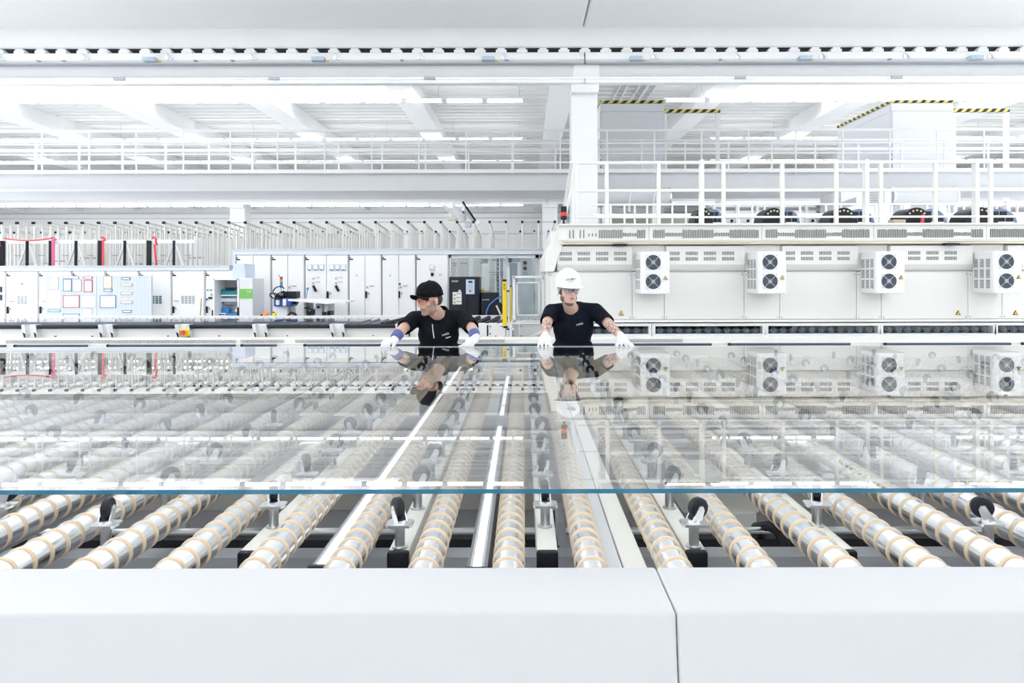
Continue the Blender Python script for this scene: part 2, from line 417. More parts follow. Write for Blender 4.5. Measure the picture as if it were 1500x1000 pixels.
axle_me = mesh_of(MB().cyl((0, 1.305, 0), (0, 5.21, 0), .010, n=8), CHROME)
ring_me = mesh_of(rings([0], 28), TAN)
far_me = {}
for k in RK:
    x = RX0 + RP * k
    root = thing('conveyor_roller', rlabel(k)[0], 'roller', 'ringed conveyor rollers of the glass table', (x, 1.3, RZ))
    def child(name, me, y=0., kind=None):
        o = bpy.data.objects.new(name, me); _link(o, root); tag(o, kind=kind); o.location.y = y - 1.3
    child('tube', tube_me); child('axle', axle_me)
    near = [i for i in range(17) if abs(x) < (1.40 + .055 * i) * .80]
    i0 = near[0] if near else 68
    for i in near: child('ring', ring_me, .055 * i)
    rest = tuple(i for i in range(68) if i not in near)
    if rest not in far_me: far_me[rest] = mesh_of(rings(rest), TAN)
    child('distant_ring', far_me[rest], kind='stuff')
# caster beams
BZ = D(.662)
def caster(parent, x, y, yaw, protos={}):
    if 'c' not in protos:
        m = MB()
        m.cyl((0, 0, 0), (0, 0, .004), .019, n=14); m.cyl((0, 0, .002), (0, 0, .056), .0125, n=14)
        m.prism([(-.032, -.016), (-.026, -.024), (.026, -.024), (.032, -.016), (.032, .016), (.026, .024), (-.026, .024), (-.032, .016)], 2, .055, .061)
        c = m.build('caster', CHROME, None, smooth=True)
        m = MB(); m.cyl((0, 0, .060), (0, 0, .069), .0155, n=14)
        for s in (-1, 1):
            m.prism([(-.014, .066), (.014, .066), (.022, .090), (.018, .100), (.008, .101)], 0, s * .0125 - .0014, s * .0125 + .0014)
        m.cyl((-.016, .012, .094), (.016, .012, .094), .0045, n=8)
        f = m.build('fork', ALU, None, smooth=True)
        m = MB(); m.lathe((-.0105, .012, .094), (1, 0, 0), [(0, .014), (.0005, .0215), (.004, .0252), (.017, .0252), (.0205, .0215), (.021, .014)], 20)
        w = m.build('wheel', BLACK, None, smooth=True)
        protos['c'], protos['f'], protos['w'] = c.data, f.data, w.data
        for o in (c, f, w): bpy.data.objects.remove(o)
    c = bpy.data.objects.new('caster', protos['c']); _link(c, parent)
    c.location = (x - root_of(parent).location.x, y - root_of(parent).location.y, BZ - root_of(parent).location.z)
    for nm, k in (('fork', 'f'), ('wheel', 'w')):
        o = bpy.data.objects.new(nm, protos[k]); _link(o, c); o.rotation_euler.z = yaw
for j in range(-11, 12):
    x = .054 + .36 * j
    if j < 0: lab = 'beam with upright casters, %s from the central light strip towards the whiteboards' % ORD[-j]
    elif j == 0: lab = 'cream beam with upright casters between the central light strip and the cream channel'
    else: lab = 'beam with upright casters, %s from the cream channel towards the oven' % ORD[j]
    t = thing('caster_beam', lab, 'beam', 'beams of upright casters in the glass table', (x, 1.65, BZ))
    MB().box((x - .026, 1.655, BZ - .055), (x + .026, 5.21, BZ)).build('beam', CREAM if abs(j) < 3 else GREY, t, bevel=.005, smooth=True)
    MB().box((x - .0265, 1.638, BZ - .056), (x + .0265, 1.66, BZ + .0005)).build('end_cap', DARK, t, bevel=.006, smooth=True)
    y = 1.672 if j % 2 else 1.81
    k = 0
    while y < 5.15:
        yaw = {(-1, 0): .6, (1, 0): -1.2, (-3, 0): .15, (3, 0): 1.2, (0, 0): .1}.get((j, k), random.uniform(-1.6, 1.6))
        caster(t, x, y, yaw); y += .28; k += 1
# light strips lying low between the rollers
for x, zt, y0, lab in ((RX0 - .09, D(.757), 1.78, 'central bright light strip running away under the rollers'), (RX0 - .45, D(.685), 1.625, 'second bright light strip, on the whiteboard side of the central one')):
    t = thing('light_strip', lab, 'lamp', 'light strips under the rollers', (x, y0, zt - .04))
    for ya, yb in ((y0, 4.02), (4.06, 5.20)):
        MB().box((x - .027, ya, zt - .04), (x + .027, yb, zt - .006)).build('profile', ALU, t, bevel=.002)
        MB().prism([(x - .027, zt - .007), (x - .018, zt), (x - .011, zt), (x - .011, zt - .007)], 1, ya, yb).prism([(x + .011, zt - .007), (x + .011, zt), (x + .018, zt), (x + .027, zt - .007)], 1, ya, yb).build('reflector', ALU, t)
        MB().box((x - .010, ya + .004, zt - .007), (x + .010, yb - .004, zt - .001)).build('diffuser', LED, t)
    MB().box((x - .029, y0 - .01, zt - .042), (x + .029, y0 + .002, zt + .001)).build('end_cap', NAVY, t)
    MB().box((x - .02, 4.02, zt - .035), (x + .02, 4.06, zt - .01)).build('joint', GREY, t)
    MB().box((x + .027, y0 + .005, zt - .045), (x + .036, 5.2, zt - .008)).build('side_rail', DARK, t)
# wide cream channel
x = .234; z = D(.668)
t = thing('cable_channel', 'wide cream cable channel with a lengthwise joint between two ringed rollers', 'channel', None, (x, 1.36, z - .06))
MB().box((x - .046, 1.34, z - .06), (x - .010, 5.2, z)).build('cover', LGREY, t, bevel=.003)
MB().box((x - .008, 1.34, z - .06), (x + .046, 5.2, z + .004)).build('cover', CREAM, t, bevel=.003)
MB().box((x - .04, 1.35, z - .07), (x + .04, 5.19, z - .05)).build('base', GREY, t)
# cross members under the beams, floor supports
def cross(Y, z0, z1, m, label, round_=False, name='cross_bar', legs=True):
    t = thing(name, label, 'bar', None, (0, Y, 0))
    mb = MB()
    if round_: mb.cyl((-5.3, Y, (z0 + z1) / 2), (5.3, Y, (z0 + z1) / 2), (z1 - z0) / 2, n=14)
    else: mb.box((-5.3, Y - .035, z0), (5.3, Y + .035, z1))
    mb.build('bar', m, t, smooth=round_)
    for xx in (-5.1, -3.4, -1.75, -.56, .145, 1.62, 3.4, 5.1):
        MB().box((xx - .02, Y - .02, 0), (xx + .02, Y + .02, z0 + .005)).build('leg', GREY, t)
cross(2.45, CZ - .925, CZ - .90, CHROME, 'thin round steel cross pipe under the rollers near the front', True, 'cross_pipe')
cross(2.62, CZ - 1.075, CZ - .995, DARK, 'dark square cross bar low behind the steel cross pipe')
cross(3.5, BZ - .16, BZ - .056, GREY, 'grey cross bar carrying the caster beams under the middle of the glass')
cross(1.95, BZ - .16, BZ - .125, GREY, 'grey front cross bar carrying the caster beams')
t = thing('plinth_wall', 'long grey beige plinth standing on the floor under the table', 'plinth', None, (0, 4.5, 0))
MB().box((-5.3, 4.5, 0), (5.3, 4.58, .42)).build('panel', mat('grey_beige_paint', (.47, .46, .42), .6, var=.06), t)
MB().box((-5.3, 4.47, .42), (5.3, 4.60, .45)).build('cap_rail', CREAM, t)
t = thing('motor_box', 'cream metal box with a black hose under the rollers, oven side', 'box', None, (.93, 3.0, 0))
MB().pbox(1040, 752, 1108, 806, 3.0, .3).build('body', CREAM, t, bevel=.006)
MB().pbox(1000, 700, 1112, 752, 3.02, .3).build('upper_body', CREAM, t, bevel=.006)
MB().pbox(1040, 806, 1108, 905, 3.1, .15).build('foot', GREY, t)
MB().tube([W(1106, 772, 2.9), W(1128, 771, 2.3), W(1140, 779, 2.25), W(1148, 798, 2.22), W(1152, 830, 2.2), W(1154, 900, 2.2)], .018, 10).build('hose', BLACK, t, smooth=True)
MB().tube([W(1042, 772, 2.95), W(1022, 778, 2.95), W(1005, 779, 2.95)], .024, 10).build('hose', BLACK, t, smooth=True)
t = thing('motor_box', 'small cream gearbox on a post beside the cream channel', 'box', None, (.16, 2.9, 0))
MB().pbox(816, 765, 828, 800, 2.3, .2).build('body', GREY, t, bevel=.004)
MB().pbox(790, 755, 822, 772, 2.85, .06).build('bracket', DARK, t)
MB().box((.17, 2.48, 0), (.20, 2.53, .72)).build('post', GREY, t)
# ------------------------------------------------------------------ the glass sheet
m = MB(); m.cur = 0
x0, x1, y0, y1, z0, z1 = -6.0, 6.0, 1.744, 5.32, GZ - .0115, GZ
m.add([(x0,y0,z0),(x1,y0,z0),(x1,y1,z0),(x0,y1,z0),(x0,y0,z1),(x1,y0,z1),(x1,y1,z1),(x0,y1,z1)], [(0,3,2,1),(4,5,6,7)])
m.cur = 1; m.add([(x0,y0,z0),(x1,y0,z0),(x1,y1,z0),(x0,y1,z0),(x0,y0,z1),(x1,y0,z1),(x1,y1,z1),(x0,y1,z1)], [(0,1,5,4),(1,2,6,5),(3,0,4,7)])
m.cur = 2; m.add([(x0,y1,z0),(x1,y1,z0),(x1,y1,z1),(x0,y1,z1)], [(0,1,2,3)])
m.box((x0, y1 - .014, z1 - .0002), (x1, y1, z1 + .0006))  # strip along the rear edge carrying the painted glint
gl = m.build('glass_sheet', [GLASS, GEDGE, EDGE_GLINT], loc=(0, 3.5, GZ))
tag(gl, 'huge clear glass sheet with blue green front edge lying on the casters', 'glass')
# ------------------------------------------------------------------ low line behind the table
Y = 7.4
t = thing('transfer_line', 'low white transfer line with brush strips and dark bars behind the workers', 'conveyor', None, (0, Y, 0))
MB().box((-7, Y, 0), (7, Y + .3, W(0, 497, Y).z)).build('body', CREAM, t)
MB().box((-7, Y - .02, W(0, 503, Y).z), (7, Y + .1, W(0, 501.5, Y).z)).build('ledge', WHITE, t)
bars = [(-30, 8), (24, 128), (160, 345), (356, 405), (448, 560), (560, 900), (905, 1042), (1070, 1245), (1298, 1480), (1500, 1560)]
for a, b in bars:
    p = W(a, 505, Y - .04); q = W(b, 505, Y - .04)
    MB().cyl(p, q, .0135, n=10).build('dark_bar', NAVY, t, smooth=True)
    MB().cyl(p + Vector((0, -.0, 0)), p + Vector((-.025, 0, 0)), .017, n=10).build('end_clamp', DARK, t)
mat_brush = mat('pale_brush', (.60, .60, .58), .7)
for a, b in ((8, 345), (352, 415), (432, 740), (905, 1000)):
    m = MB(); px = a
    while px < b:
        m.pbox(px, 496.5, px + .9, 501.5, Y - .012, .02); px += 2.0
    m.build('brush_strip', mat_brush, t, kind='stuff')
# ------------------------------------------------------------------ black roller conveyor (Y 10 to 12)
Y = 8.7
t = thing('roller_conveyor', 'long white conveyor with black rollers behind the cap wearing worker', 'conveyor', None, (-3.5, Y, 0))
xa, xb = -7.4, W(738, 0, Y).x
zt = W(0, 475, Y).z
MB().box((xa, Y + .05, W(0, 495, Y).z), (xb, Y + .25, zt - .02)).build('side_panel', WHITE, t)
MB().box((xa, Y + .0, W(0, 503, Y).z), (xb + .05, Y + .3, W(0, 496, Y).z)).build('base_panel', CREAM, t)
MB().box((xa, Y - .01, W(0, 495.8, Y).z), (xb + .05, Y + .05, W(0, 494.6, Y).z)).build('edge_line', STAIN, t)
segs = [(-60, 36), (53, 148), (164, 260), (278, 373), (391, 486), (503, 584), (668, 695)]
for a, b in segs:
    m = MB(); m.cyl(W(a, 477, Y), W(b, 477, Y), .027, n=14); m.build('front_roller', BLACK, t, smooth=True)
for a in (44, 156, 268, 381, 494, 590):
    for s in (-8, 8):
        c = W(a + s, 478, Y - .02)
        MB().prism([(c.x - .026, c.z + .035), (c.x + .017, c.z + .039), (c.x + .039, c.z - .087), (c.x + .017, c.z - .13), (c.x - .004, c.z - .105)], 1, Y - .05, Y + .06).build('bracket', ALU, t, bevel=.004)
        MB().prism([(c.x - .002, c.z - .06), (c.x + .026, c.z - .078), (c.x + .026, c.z - .126), (c.x + .016, c.z - .126)], 1, Y - .056, Y - .049).build('bracket_pad', DARK, t)
    MB().pbox(a - 6, 474, a + 6, 494, Y + .03, .1).build('bracket_plate', WHITE, t)
m = MB()
x = xa
while x < xb - .1:
    m.cyl((x, Y + .1, zt - .06), (x + .0, 10.4, zt - .06), .034, n=8); x += .14
m.build('rear_rollers', NAVY, t, smooth=True, kind='stuff')
for px in range(560, 740, 17):
    p = W(px, 473, 8.85); MB().cyl((p.x, 8.85, zt - .01), (p.x + .10, 10.35, zt - .01), .031, n=10).build('roller', BLACK, t, smooth=True)
MB().box((xa, 10.42, W(0, 469, 10.45).z), (xb, 10.55, W(0, 461.8, 10.45).z)).build('rear_rail', WHITE, t)
m = MB()
for px in range(4, 560, 10): m.pbox(px, 464.5, px + 1.6, 466.5, 10.41, .02)
m.build('rail_bolts', GREY, t, kind='stuff')
for px in (30, 185, 340, 495, 650): MB().box((W(px, 0, Y).x - .05, Y + .05, 0), (W(px, 0, Y).x + .05, 10.5, .76)).build('leg', CREAM, t)
for px, py in ((80, 491), (134, 491), (245, 491), (320, 491), (420, 491), (546, 491), (216, 497), (412, 497)):
    MB().disc(W(px, py, Y - .02), (0, 1, 0), .007, .03, 8).build('screw', DARK, t)
g = MB(); q = W(560, 0, 10.1)
g.box((-7.3, 8.8, zt + .03), (q.x, 9.45, zt + .037))
tag(g.build('sheet_glass', PANE, loc=(-5, 9.6, zt + .03)), 'long thin glass pane lying on the black roller conveyor', 'glass')
t = thing('emergency_stop', 'yellow emergency stop box with red button on the conveyor side', 'switch', None, W(270, 486, 8.66))
MB().pbox(264, 481, 277, 491, 8.64, .1).build('box', YELLOW, t, bevel=.01)
MB().cyl(W(268, 486, 8.64), W(268, 486, 8.59), .03, n=14).build('button', RED, t)
# ------------------------------------------------------------------ switch cabinets (Y 18)
YC = 11.7
def warn(par, px, py, s, Y, m=YELLOW):
    c = W(px, py, Y); r = s * Y / 1000
    MB().prism([(c.x - r, c.z - r*.8), (c.x + r, c.z - r*.8), (c.x, c.z + r)], 1, Y - .012, Y).build('warning_sign', DARK, par)
    r *= .78
    sg = CH[par.name][-1]
    MB().prism([(c.x - r, c.z - r*.78), (c.x + r, c.z - r*.78), (c.x, c.z + r)], 1, Y - .016, Y - .002).build('sign_face', m, sg)
    MB().prism([(c.x - r*.12, c.z - r*.1), (c.x + r*.3, c.z + r*.35), (c.x + r*.02, c.z - r*.0), (c.x + r*.2, c.z - r*.05), (c.x - r*.12, c.z - r*.6), (c.x, c.z - r*.2)], 1, Y - .018, Y - .006).build('sign_mark', DARK, sg)
def redline(par, px, py, w, Y, m=None):
    MB().pbox(px, py, px + w, py + 1.4, Y - .008, .01).build('caption', m or mat_redcap, par)
mat_redcap = mat('red_caption', (.55, .32, .30), .5)
def cabinet(x0, x1, ytop, doors, label, handle_at=None, group=None, logo=True):
    base = W(x0, 0, YC)
    t = thing('switch_cabinet', label, 'cabinet', group, (W((x0 + x1) / 2, 0, YC).x, YC, 0))
    top = W(0, ytop, YC).z; X0 = W(x0, 0, YC).x; X1 = W(x1, 0, YC).x
    MB().box((X0 + .008, YC + .03, 0), (X1 - .008, YC + .45, top)).build('body', WHITE, t)
    n = doors
    for i in range(n):
        a = X0 + .012 + (X1 - X0 - .024) * i / n; b = X0 + .012 + (X1 - X0 - .024) * (i + 1) / n
        MB().box((a + .004, YC, .12), (b - .004, YC + .03, top - .012)).build('door', WHITE, t, bevel=.006)
    if handle_at:
        hx, hy = handle_at
        MB().pbox(hx, hy, hx + 2.2, hy + 10, YC - .03, .035).build('handle', DARK, t, bevel=.006)
        warn(t, hx + 5, hy + 2.5, 1.6, YC, mat_pale)
    if logo:
        MB().pbox(x0 + 1.4, ytop + 4, x0 + 3.2, ytop + 5.6, YC - .008, .01).pbox(x0 + 1.4, ytop + 6.3, x0 + 6.5, ytop + 8, YC - .008, .01).build('logo_tag', DARK, t)
    return t
mat_pale = mat('pale_yellow', (.72, .68, .40), .5)
tall = [(345, 397, 2, (373.5, 426)), (397, 446, 2, None), (446, 510.5, 2, (478.5, 426)), (510.5, 559, 2, (535, 426)), (559, 609, 2, (583.5, 426)), (609, 657, 1, (610.5, 426))]
tl = ['tall white cabinet behind the open drum machine', 'tall white cabinet behind the blue machine and signal tower', 'tall white cabinet with six square meters and two rotary switches',
      'tall white cabinet with one handle, beside the six meter cabinet', 'tall white cabinet directly behind the black cap', 'tall white one door cabinet with single meter beside the black compressor']
TC = []
for (a, b, n, h), l in zip(tall, tl): TC.append(cabinet(a, b, 372, n, l, h, 'tall switch cabinets'))
low = [(-41, 8), (8, 56), (56, 105), (105, 154), (154, 203), (203, 251), (251, 300), (300, 345)]
ll = ['low white cabinet cut by the picture edge', 'low white cabinet with a pinned sheet above nine small tags', 'low white cabinet mostly hidden behind the first whiteboard', 'low white cabinet behind the seam of the two whiteboards',
      'low white cabinet behind the second whiteboard', 'low white cabinet with dark green tags beside the second whiteboard', 'low white cabinet with twelve dark tags and a leaning stick', 'low white cabinet next to the open drum machine']
LC = []
for i, ((a, b), l) in enumerate(zip(low, ll)): LC.append(cabinet(a, b, 395, 1, l, (a + 1, 447.5), 'low switch cabinets'))
for cx in (451.5, 460.3, 469, 483.8, 492.4, 501):
    t = TC[2]
    MB().pbox(cx - 1.5, 386.7, cx + 5.2, 395, YC - .02, .03).build('meter', mat('meter_blue', (.50, .58, .70), .4), t)
    MB().pbox(cx - .8, 387.4, cx + 4.5, 393.4, YC - .024, .01).build('meter_face', PAPER, CH[t.name][-1])
    MB().pbox(cx + .6, 394.2, cx + 3, 395.2, YC - .026, .01).build('meter_knob', DARK, CH[t.name][-1])
for cx in (460, 493):
    MB().bar(W(cx - 1.3, 417.5, YC - .03), W(cx + 3, 426, YC - .03), .036, .033).build('rotary_switch', DARK, TC[2])
    for yy in (407, 413.5): warn(TC[2], cx - 1, yy, 1.6, YC, mat_pale); redline(TC[2], cx + 2, yy - 2, 6.5, YC, mat('grey_caption', (.6, .5, .5), .5))
t = TC[5]
MB().pbox(629, 387, 636, 395, YC - .02, .03).build('meter', LGREY, t); MB().pbox(630, 388, 635, 393, YC - .024, .01).build('meter_face', PAPER, CH[t.name][-1])
MB().pbox(631, 399, 635, 404, YC - .02, .03).build('controller', DARK, t); MB().pbox(643, 401, 646, 403, YC - .02, .03).build('button', GREY, t)
for t_, px in ((TC[0], 376), (TC[1], 424), (TC[3], 538), (TC[4], 587), (TC[5], 612)): warn(t_, px, 420, 1.8, YC, mat_pale); redline(t_, px + 3, 417.5, 7, YC)
for t_, px in ((TC[0], 361), (TC[1], 409), (TC[3], 522.5), (TC[4], 571.5)): warn(t_, px, 402.5, 1.4, YC, PAPER)
MB().disc(W(585.5, 415.5, YC - .01), (0, 1, 0), .02, .012, 10).build('round_label', BLUE, TC[4])
for cab, cx, cols, mt in ((LC[1], 25, 3, GREY), (LC[5], 222.5, 3, DGREEN), (LC[6], 265.5, 4, GREY)):
    for i in range(cols):
        for k in range(4):
            MB().pbox(cx + i * 5.2, 432.0 + k * 3.1, cx + i * 5.2 + 3.2, 434 + k * 3.1, YC - .01, .012).build('tag', mt, cab)
MB().pbox(12, 403, 45, 421, YC - .01, .011).build('sheet', PAPER, LC[1]); MB().pbox(29.5, 412, 34, 415.5, YC - .013, .004).build('sheet_print', GREY, LC[1])
for px, py, w, h, m_ in ((303, 423, 1.5, 1.6, DARK), (308, 423, 1.5, 1.6, DARK), (308, 429, 2, 2.6, GREY), (305, 434, 5.5, 2.5, DARK), (301, 436, 2.4, 2.4, BLUE), (310, 453, 2.2, 9, DARK)):
    MB().pbox(px, py, px + w, py + h, YC - .02, .03).build('control', m_, LC[7])
for px, c in ((61, 0), (253, 1)): redline(LC[2] if c == 0 else LC[6], px + 2, 439, 6, YC)
redline(LC[1], 13, 439, 7, YC)
for px in (2, 6): MB().pbox(-4, 412 + px * 3, 2, 420 + px * 3, YC - .02, .03).build('control', NAVY, LC[0])
# cable trays on top of the cabinets
def tray(x0, x1, y0, y1, Y, label, holes=None):
    t = thing('cable_tray', label, 'tray', None, (W(x0, 0, Y).x, Y, W(0, y1, Y).z))
    MB().pbox(x0, y0, x1, y0 + 1.2, Y, .4).pbox(x0, y1 - 3.2, x1, y1, Y - .005, .4).build('rail', LGREY, t)
    MB().pbox(x0, y0 + 1.2, x1, y1 - 3, Y + .02, .26).build('tray', mat('tray_blue_grey', (.66, .73, .82), .4), t)
    if holes:
        m = MB(); px = holes[0]
        while px < holes[1]: m.pbox(px, y0 + 2.5, px + 1.2, y0 + 3.7, Y + .015, .02).pbox(px, y0 + 5.3, px + 1.2, y0 + 6.5, Y + .015, .02); px += 2.9
        m.build('tray_holes', GREY, t, kind='stuff')
    return t
tray(340, 797, 363.5, 372.2, YC, 'perforated cable tray along the tall cabinets and glass booth', (660, 795))
tray(-40, 336, 387.5, 395.2, YC, 'blue grey cable tray on top of the low cabinets')
m = MB(); m.pbox(340, 372.2, 345, 388, YC, .3)
o = m.build('tray_end', mat('perforated_blue_grey', (.62, .70, .80), .5), loc=W(342, 388, YC)); tag(o, 'perforated blue grey tray drop at the step between low and tall cabinets', 'tray')
# whiteboards and their papers
YB = 11.3
def board(x0, x1, label):
    t = thing('notice_board', label, 'board', 'notice boards in front of the low cabinets', (W((x0 + x1) / 2, 0, YB).x, YB, 0))
    MB().pbox(x0, 402.5, x1, 466, YB, .04).build('panel', BOARD, t)
    m = MB()
    for k in range(int((x1 - x0) / 4)): m.pbox(x0 + 2 + 4 * k, 403, x0 + 2.25 + 4 * k, 466, YB - .004, .006)
    for k in range(15): m.pbox(x0, 404 + 4 * k, x1, 404.25 + 4 * k, YB - .004, .006)
    m.build('grid_lines', mat('pale_grid', (.74, .79, .86), .5), t, kind='stuff')
    MB().pbox(x1 - .8, 402, x1 + .4, 466, YB - .01, .05).build('frame', LGREY, t)
    for px in (x0 + 4, x1 - 4): MB().box((W(px, 0, YB).x - .02, YB, 0), (W(px, 0, YB).x + .02, YB + .04, W(0, 465, YB).z)).build('leg', GREY, t)
board(66, 140.5, 'grey blue notice board with red, blue and tan framed sheets'); board(141.5, 221, 'grey blue notice board with blue frame and a column of narrow tan labels')
docs = [(73, 405, 85, 422, LGREY, 'pale sheet in a thin grey frame, top of first board'), (92, 407, 104.5, 425, 'blue', 'portrait sheet in dark blue frame on the first board'),
        (106, 408, 119, 425, 'tan', 'portrait sheet in tan frame between blue and red frames'), (122.5, 409, 135, 426, 'red', 'portrait sheet in red frame, top of first board'),
        (92, 431, 116, 449, 'red', 'landscape sheet in crimson frame on the first board'), (117.5, 431, 140, 449, 'pale', 'landscape sheet in pale lilac frame beside the crimson one'),
        (92, 458, 116, 466, 'blue', 'sheet in blue frame low on the first board'), (122, 403, 135, 407, 'red', 'narrow red framed header strip above the red portrait'),
        (92, 403, 115, 406, 'pale', 'narrow pale header strip above blue and tan frames'), (151, 403, 163.5, 421, 'yel', 'portrait sheet in ochre frame on the second board'),
        (151.5, 422, 164, 425.5, 'blue', 'narrow blue label under the ochre framed sheet'), (146, 431, 169.5, 449.5, 'blue', 'landscape sheet in blue frame on the second board'),
        (178, 405, 190.5, 408.5, 'dk', 'narrow dark framed label, top of the label column'), (176, 414, 193.5, 417.5, 'yel', 'narrow ochre label, second in the label column'),
        (176, 426.5, 193.5, 430, 'yel', 'narrow ochre label, third in the label column'), (176, 439.5, 193.5, 443, 'yel', 'narrow ochre label, fourth in the label column'),
        (179, 453, 192, 456.5, 'dk', 'narrow dark framed label, bottom of the label column'), (70, 452, 88, 455, 'blue', 'narrow blue grey clip strip low on the first board'),
        (122, 451, 134, 463, 'pap', 'plain white sheet low on the first board'), (69, 424, 89, 449, 'pap2', 'white stepped rack of papers on the first board')]
FC = {'blue': mat('frame_blue', (.10, .25, .42), .5), 'tan': mat('frame_tan', (.62, .52, .40), .5), 'red': mat('frame_red', (.55, .08, .15), .5), 'pale': mat('frame_pale', (.55, .60, .78), .5),
      'yel': mat('frame_ochre', (.62, .48, .20), .5), 'dk': mat('frame_dark', (.12, .17, .22), .5), 'pap': PAPER, 'pap2': PAPER}
for x0, y0, x1, y1, c, lab in docs:
    fm = c if not isinstance(c, str) else FC[c]
    t = thing('framed_sheet', lab, 'sheet', None, W((x0 + x1) / 2, y1, YB - .01))
    w = .9 if y1 - y0 > 6 else .7
    MB().pbox(x0, y0, x1, y0 + w, YB - .012, .012).pbox(x0, y1 - w, x1, y1, YB - .012, .012).pbox(x0, y0, x0 + w, y1, YB - .012, .012).pbox(x1 - w, y0, x1, y1, YB - .012, .012).build('frame', fm, t)
    MB().pbox(x0 + w, y0 + w, x1 - w, y1 - w, YB - .008, .008).build('paper', PAPER, t)
    if c in ('blue', 'red', 'yel') and y1 - y0 > 14:
        m = MB()
        for k in range(4): m.pbox(x0 + 3, y0 + 4 + 2.2 * k, x0 + 8, y0 + 4.7 + 2.2 * k, YB - .010, .003)
        m.build('print_lines', LGREY, t)
# leaning stick
o = MB().cyl((W(288, 0, 11.3).x, 11.3, 0), W(295, 436, 11.66), .008, n=8).build('stick', mat('brown_wood', (.42, .25, .12), .5), loc=W(292.5, 466, 11.35)); tag(o, 'thin brown stick leaning on a low cabinet beside the open machine', 'stick')
# ------------------------------------------------------------------ machines in front of the tall cabinets
Y = 10.8
def stand(par, x0, x1, Y, d=.5, top=466): MB().box((W(x0, 0, Y).x, Y, 0), (W(x1, 0, Y).x, Y + d, W(0, top, Y).z)).build('base', LGREY, par)
t = thing('drum_machine', 'open white machine housing with a teal drum and green label', 'machine', None, W(340, 466, Y))
t.location.z = 0
MB().pbox(312, 407, 314, 466, Y, .45).pbox(312, 407, 349, 409, Y, .45).pbox(347.5, 407, 350, 466, Y, .45).pbox(312, 407, 350, 466, Y + .45, .04).build('housing', WHITE, t)
m = MB()
for i in range(9):
    for k in range(7): m.pbox(326 + 2.3 * i, 412 + 1.9 * k, 326.9 + 2.3 * i, 412.8 + 1.9 * k, Y + .44, .01)
m.build('perforation', GREY, t, kind='stuff')
MB().pbox(350.5, 406.5, 370, 466, Y - .03, .48).build('door', mat('pale_panel', (.76, .78, .80), .5), t, bevel=.01)
MB().pbox(351, 422, 369.5, 436, Y - .04, .02).build('green_label', GREEN, t)
text('Cli', .06, W(364, 426, Y - .045), TEXTW, t)
MB().cyl(W(324, 429.5, Y + .3), W(347, 429.5, Y + .3), .085, n=20).build('drum', TEAL, t, smooth=True)
MB().pbox(323, 430.8, 347, 432.4, Y + .12, .06).build('drum_band', ALU, t)
MB().pbox(330, 420, 347, 422.5, Y + .2, .2).build('top_bar', BLACK, t)
MB().cyl(W(322.5, 438, Y + .25), W(347, 438, Y + .25), .037, n=14).build('white_roller', WHITE, t, smooth=True)
MB().pbox(328, 441, 347, 445, Y + .3, .1).build('shadow_bar', GREY, t)  # plain grey bar below the white roller
MB().pbox(321, 449.5, 335, 456, Y + .25, .1).build('blue_block', SKYB, t); MB().pbox(330, 458, 349, 466, Y + .2, .1).build('blue_tray', SKYB, t)
MB().prism([(W(336, 0, Y).x, W(0, 456, Y).z), (W(345, 0, Y).x, W(0, 456, Y).z), (W(343, 0, Y).x, W(0, 443, Y).z)], 1, Y + .2, Y + .3).build('white_cone', WHITE, t)
MB().pbox(319, 457, 330, 466, Y + .18, .1).build('white_block', WHITE, t)
MB().pbox(321, 459, 329, 460, Y + .17, .02).pbox(321, 459, 322, 466, Y + .17, .02).build('clip', DARK, t)
MB().pbox(347, 449, 349, 464, Y - .02, .04).build('lever', BLACK, t)
MB().prism([(W(335, 0, Y).x, W(0, 406, Y).z), (W(338, 0, Y).x, W(0, 386, Y).z), (W(346, 0, Y).x, W(0, 384.5, Y).z), (W(355, 0, Y).x, W(0, 385.5, Y).z), (W(355.5, 0, Y).x, W(0, 406, Y).z)], 1, Y + .1, Y + .5).build('hood', mat('pale_blue_hood', (.62, .70, .86), .3), t)
stand(t, 314, 368, Y)
t = thing('blue_machine', 'blue and black handling head with white arm beside the signal tower', 'machine', None, (W(414, 0, Y).x, Y, 0))
MB().pbox(400.5, 436, 427.5, 448, Y, .3).build('blue_box', BLUE, t, bevel=.02)
MB().pbox(403.5, 438, 409, 446, Y - .02, .03).pbox(413.5, 437, 419, 447.5, Y - .02, .03).build('panel', WHITE, t, bevel=.02)
MB().pbox(414, 426, 434, 436, Y + .1, .2).build('black_box', DARK, t, bevel=.01)
MB().pbox(427.5, 440, 434.5, 444, Y + .05, .1).build('shaft', DARK, t)
MB().prism([(W(425, 0, Y).x, W(0, 439.5, Y).z), (W(425, 0, Y).x, W(0, 437, Y).z), (W(508, 0, Y).x, W(0, 440.5, Y).z), (W(508, 0, Y).x, W(0, 442.5, Y).z), (W(480, 0, Y).x, W(0, 444, Y).z)], 1, Y - .1, Y + .5).build('arm', WHITE, t)
for cyc, rx, ry, ph in (((408, 425), 8, 6.5, .3), ((404, 433), 9, 4.5, -.5), ((411, 430), 7, 4, .8)):
    MB().tube([W(cyc[0] + rx * math.cos(a + ph), cyc[1] + ry * math.sin(a), Y - .03 + .02 * math.sin(3 * a)) for a in [2 * PI * i / 20 * .93 for i in range(21)]], .0095, 6).build('cable', BLACK, t, smooth=True)
MB().pbox(402, 432, 416, 436.5, Y + .02, .2).build('clamp', DARK, t)
MB().pbox(401, 448, 421, 466, Y + .1, .4).build('base', WHITE, t)
MB().cyl(W(423.5, 448, Y + .2), W(423.5, 457, Y + .2), .02, n=10).build('spindle', GREY, t)
MB().tube([W(421, 462, Y), W(426, 457, Y), W(432, 459, Y), W(436, 464, Y)], .02, 8).build('hose', DARK, t, smooth=True)
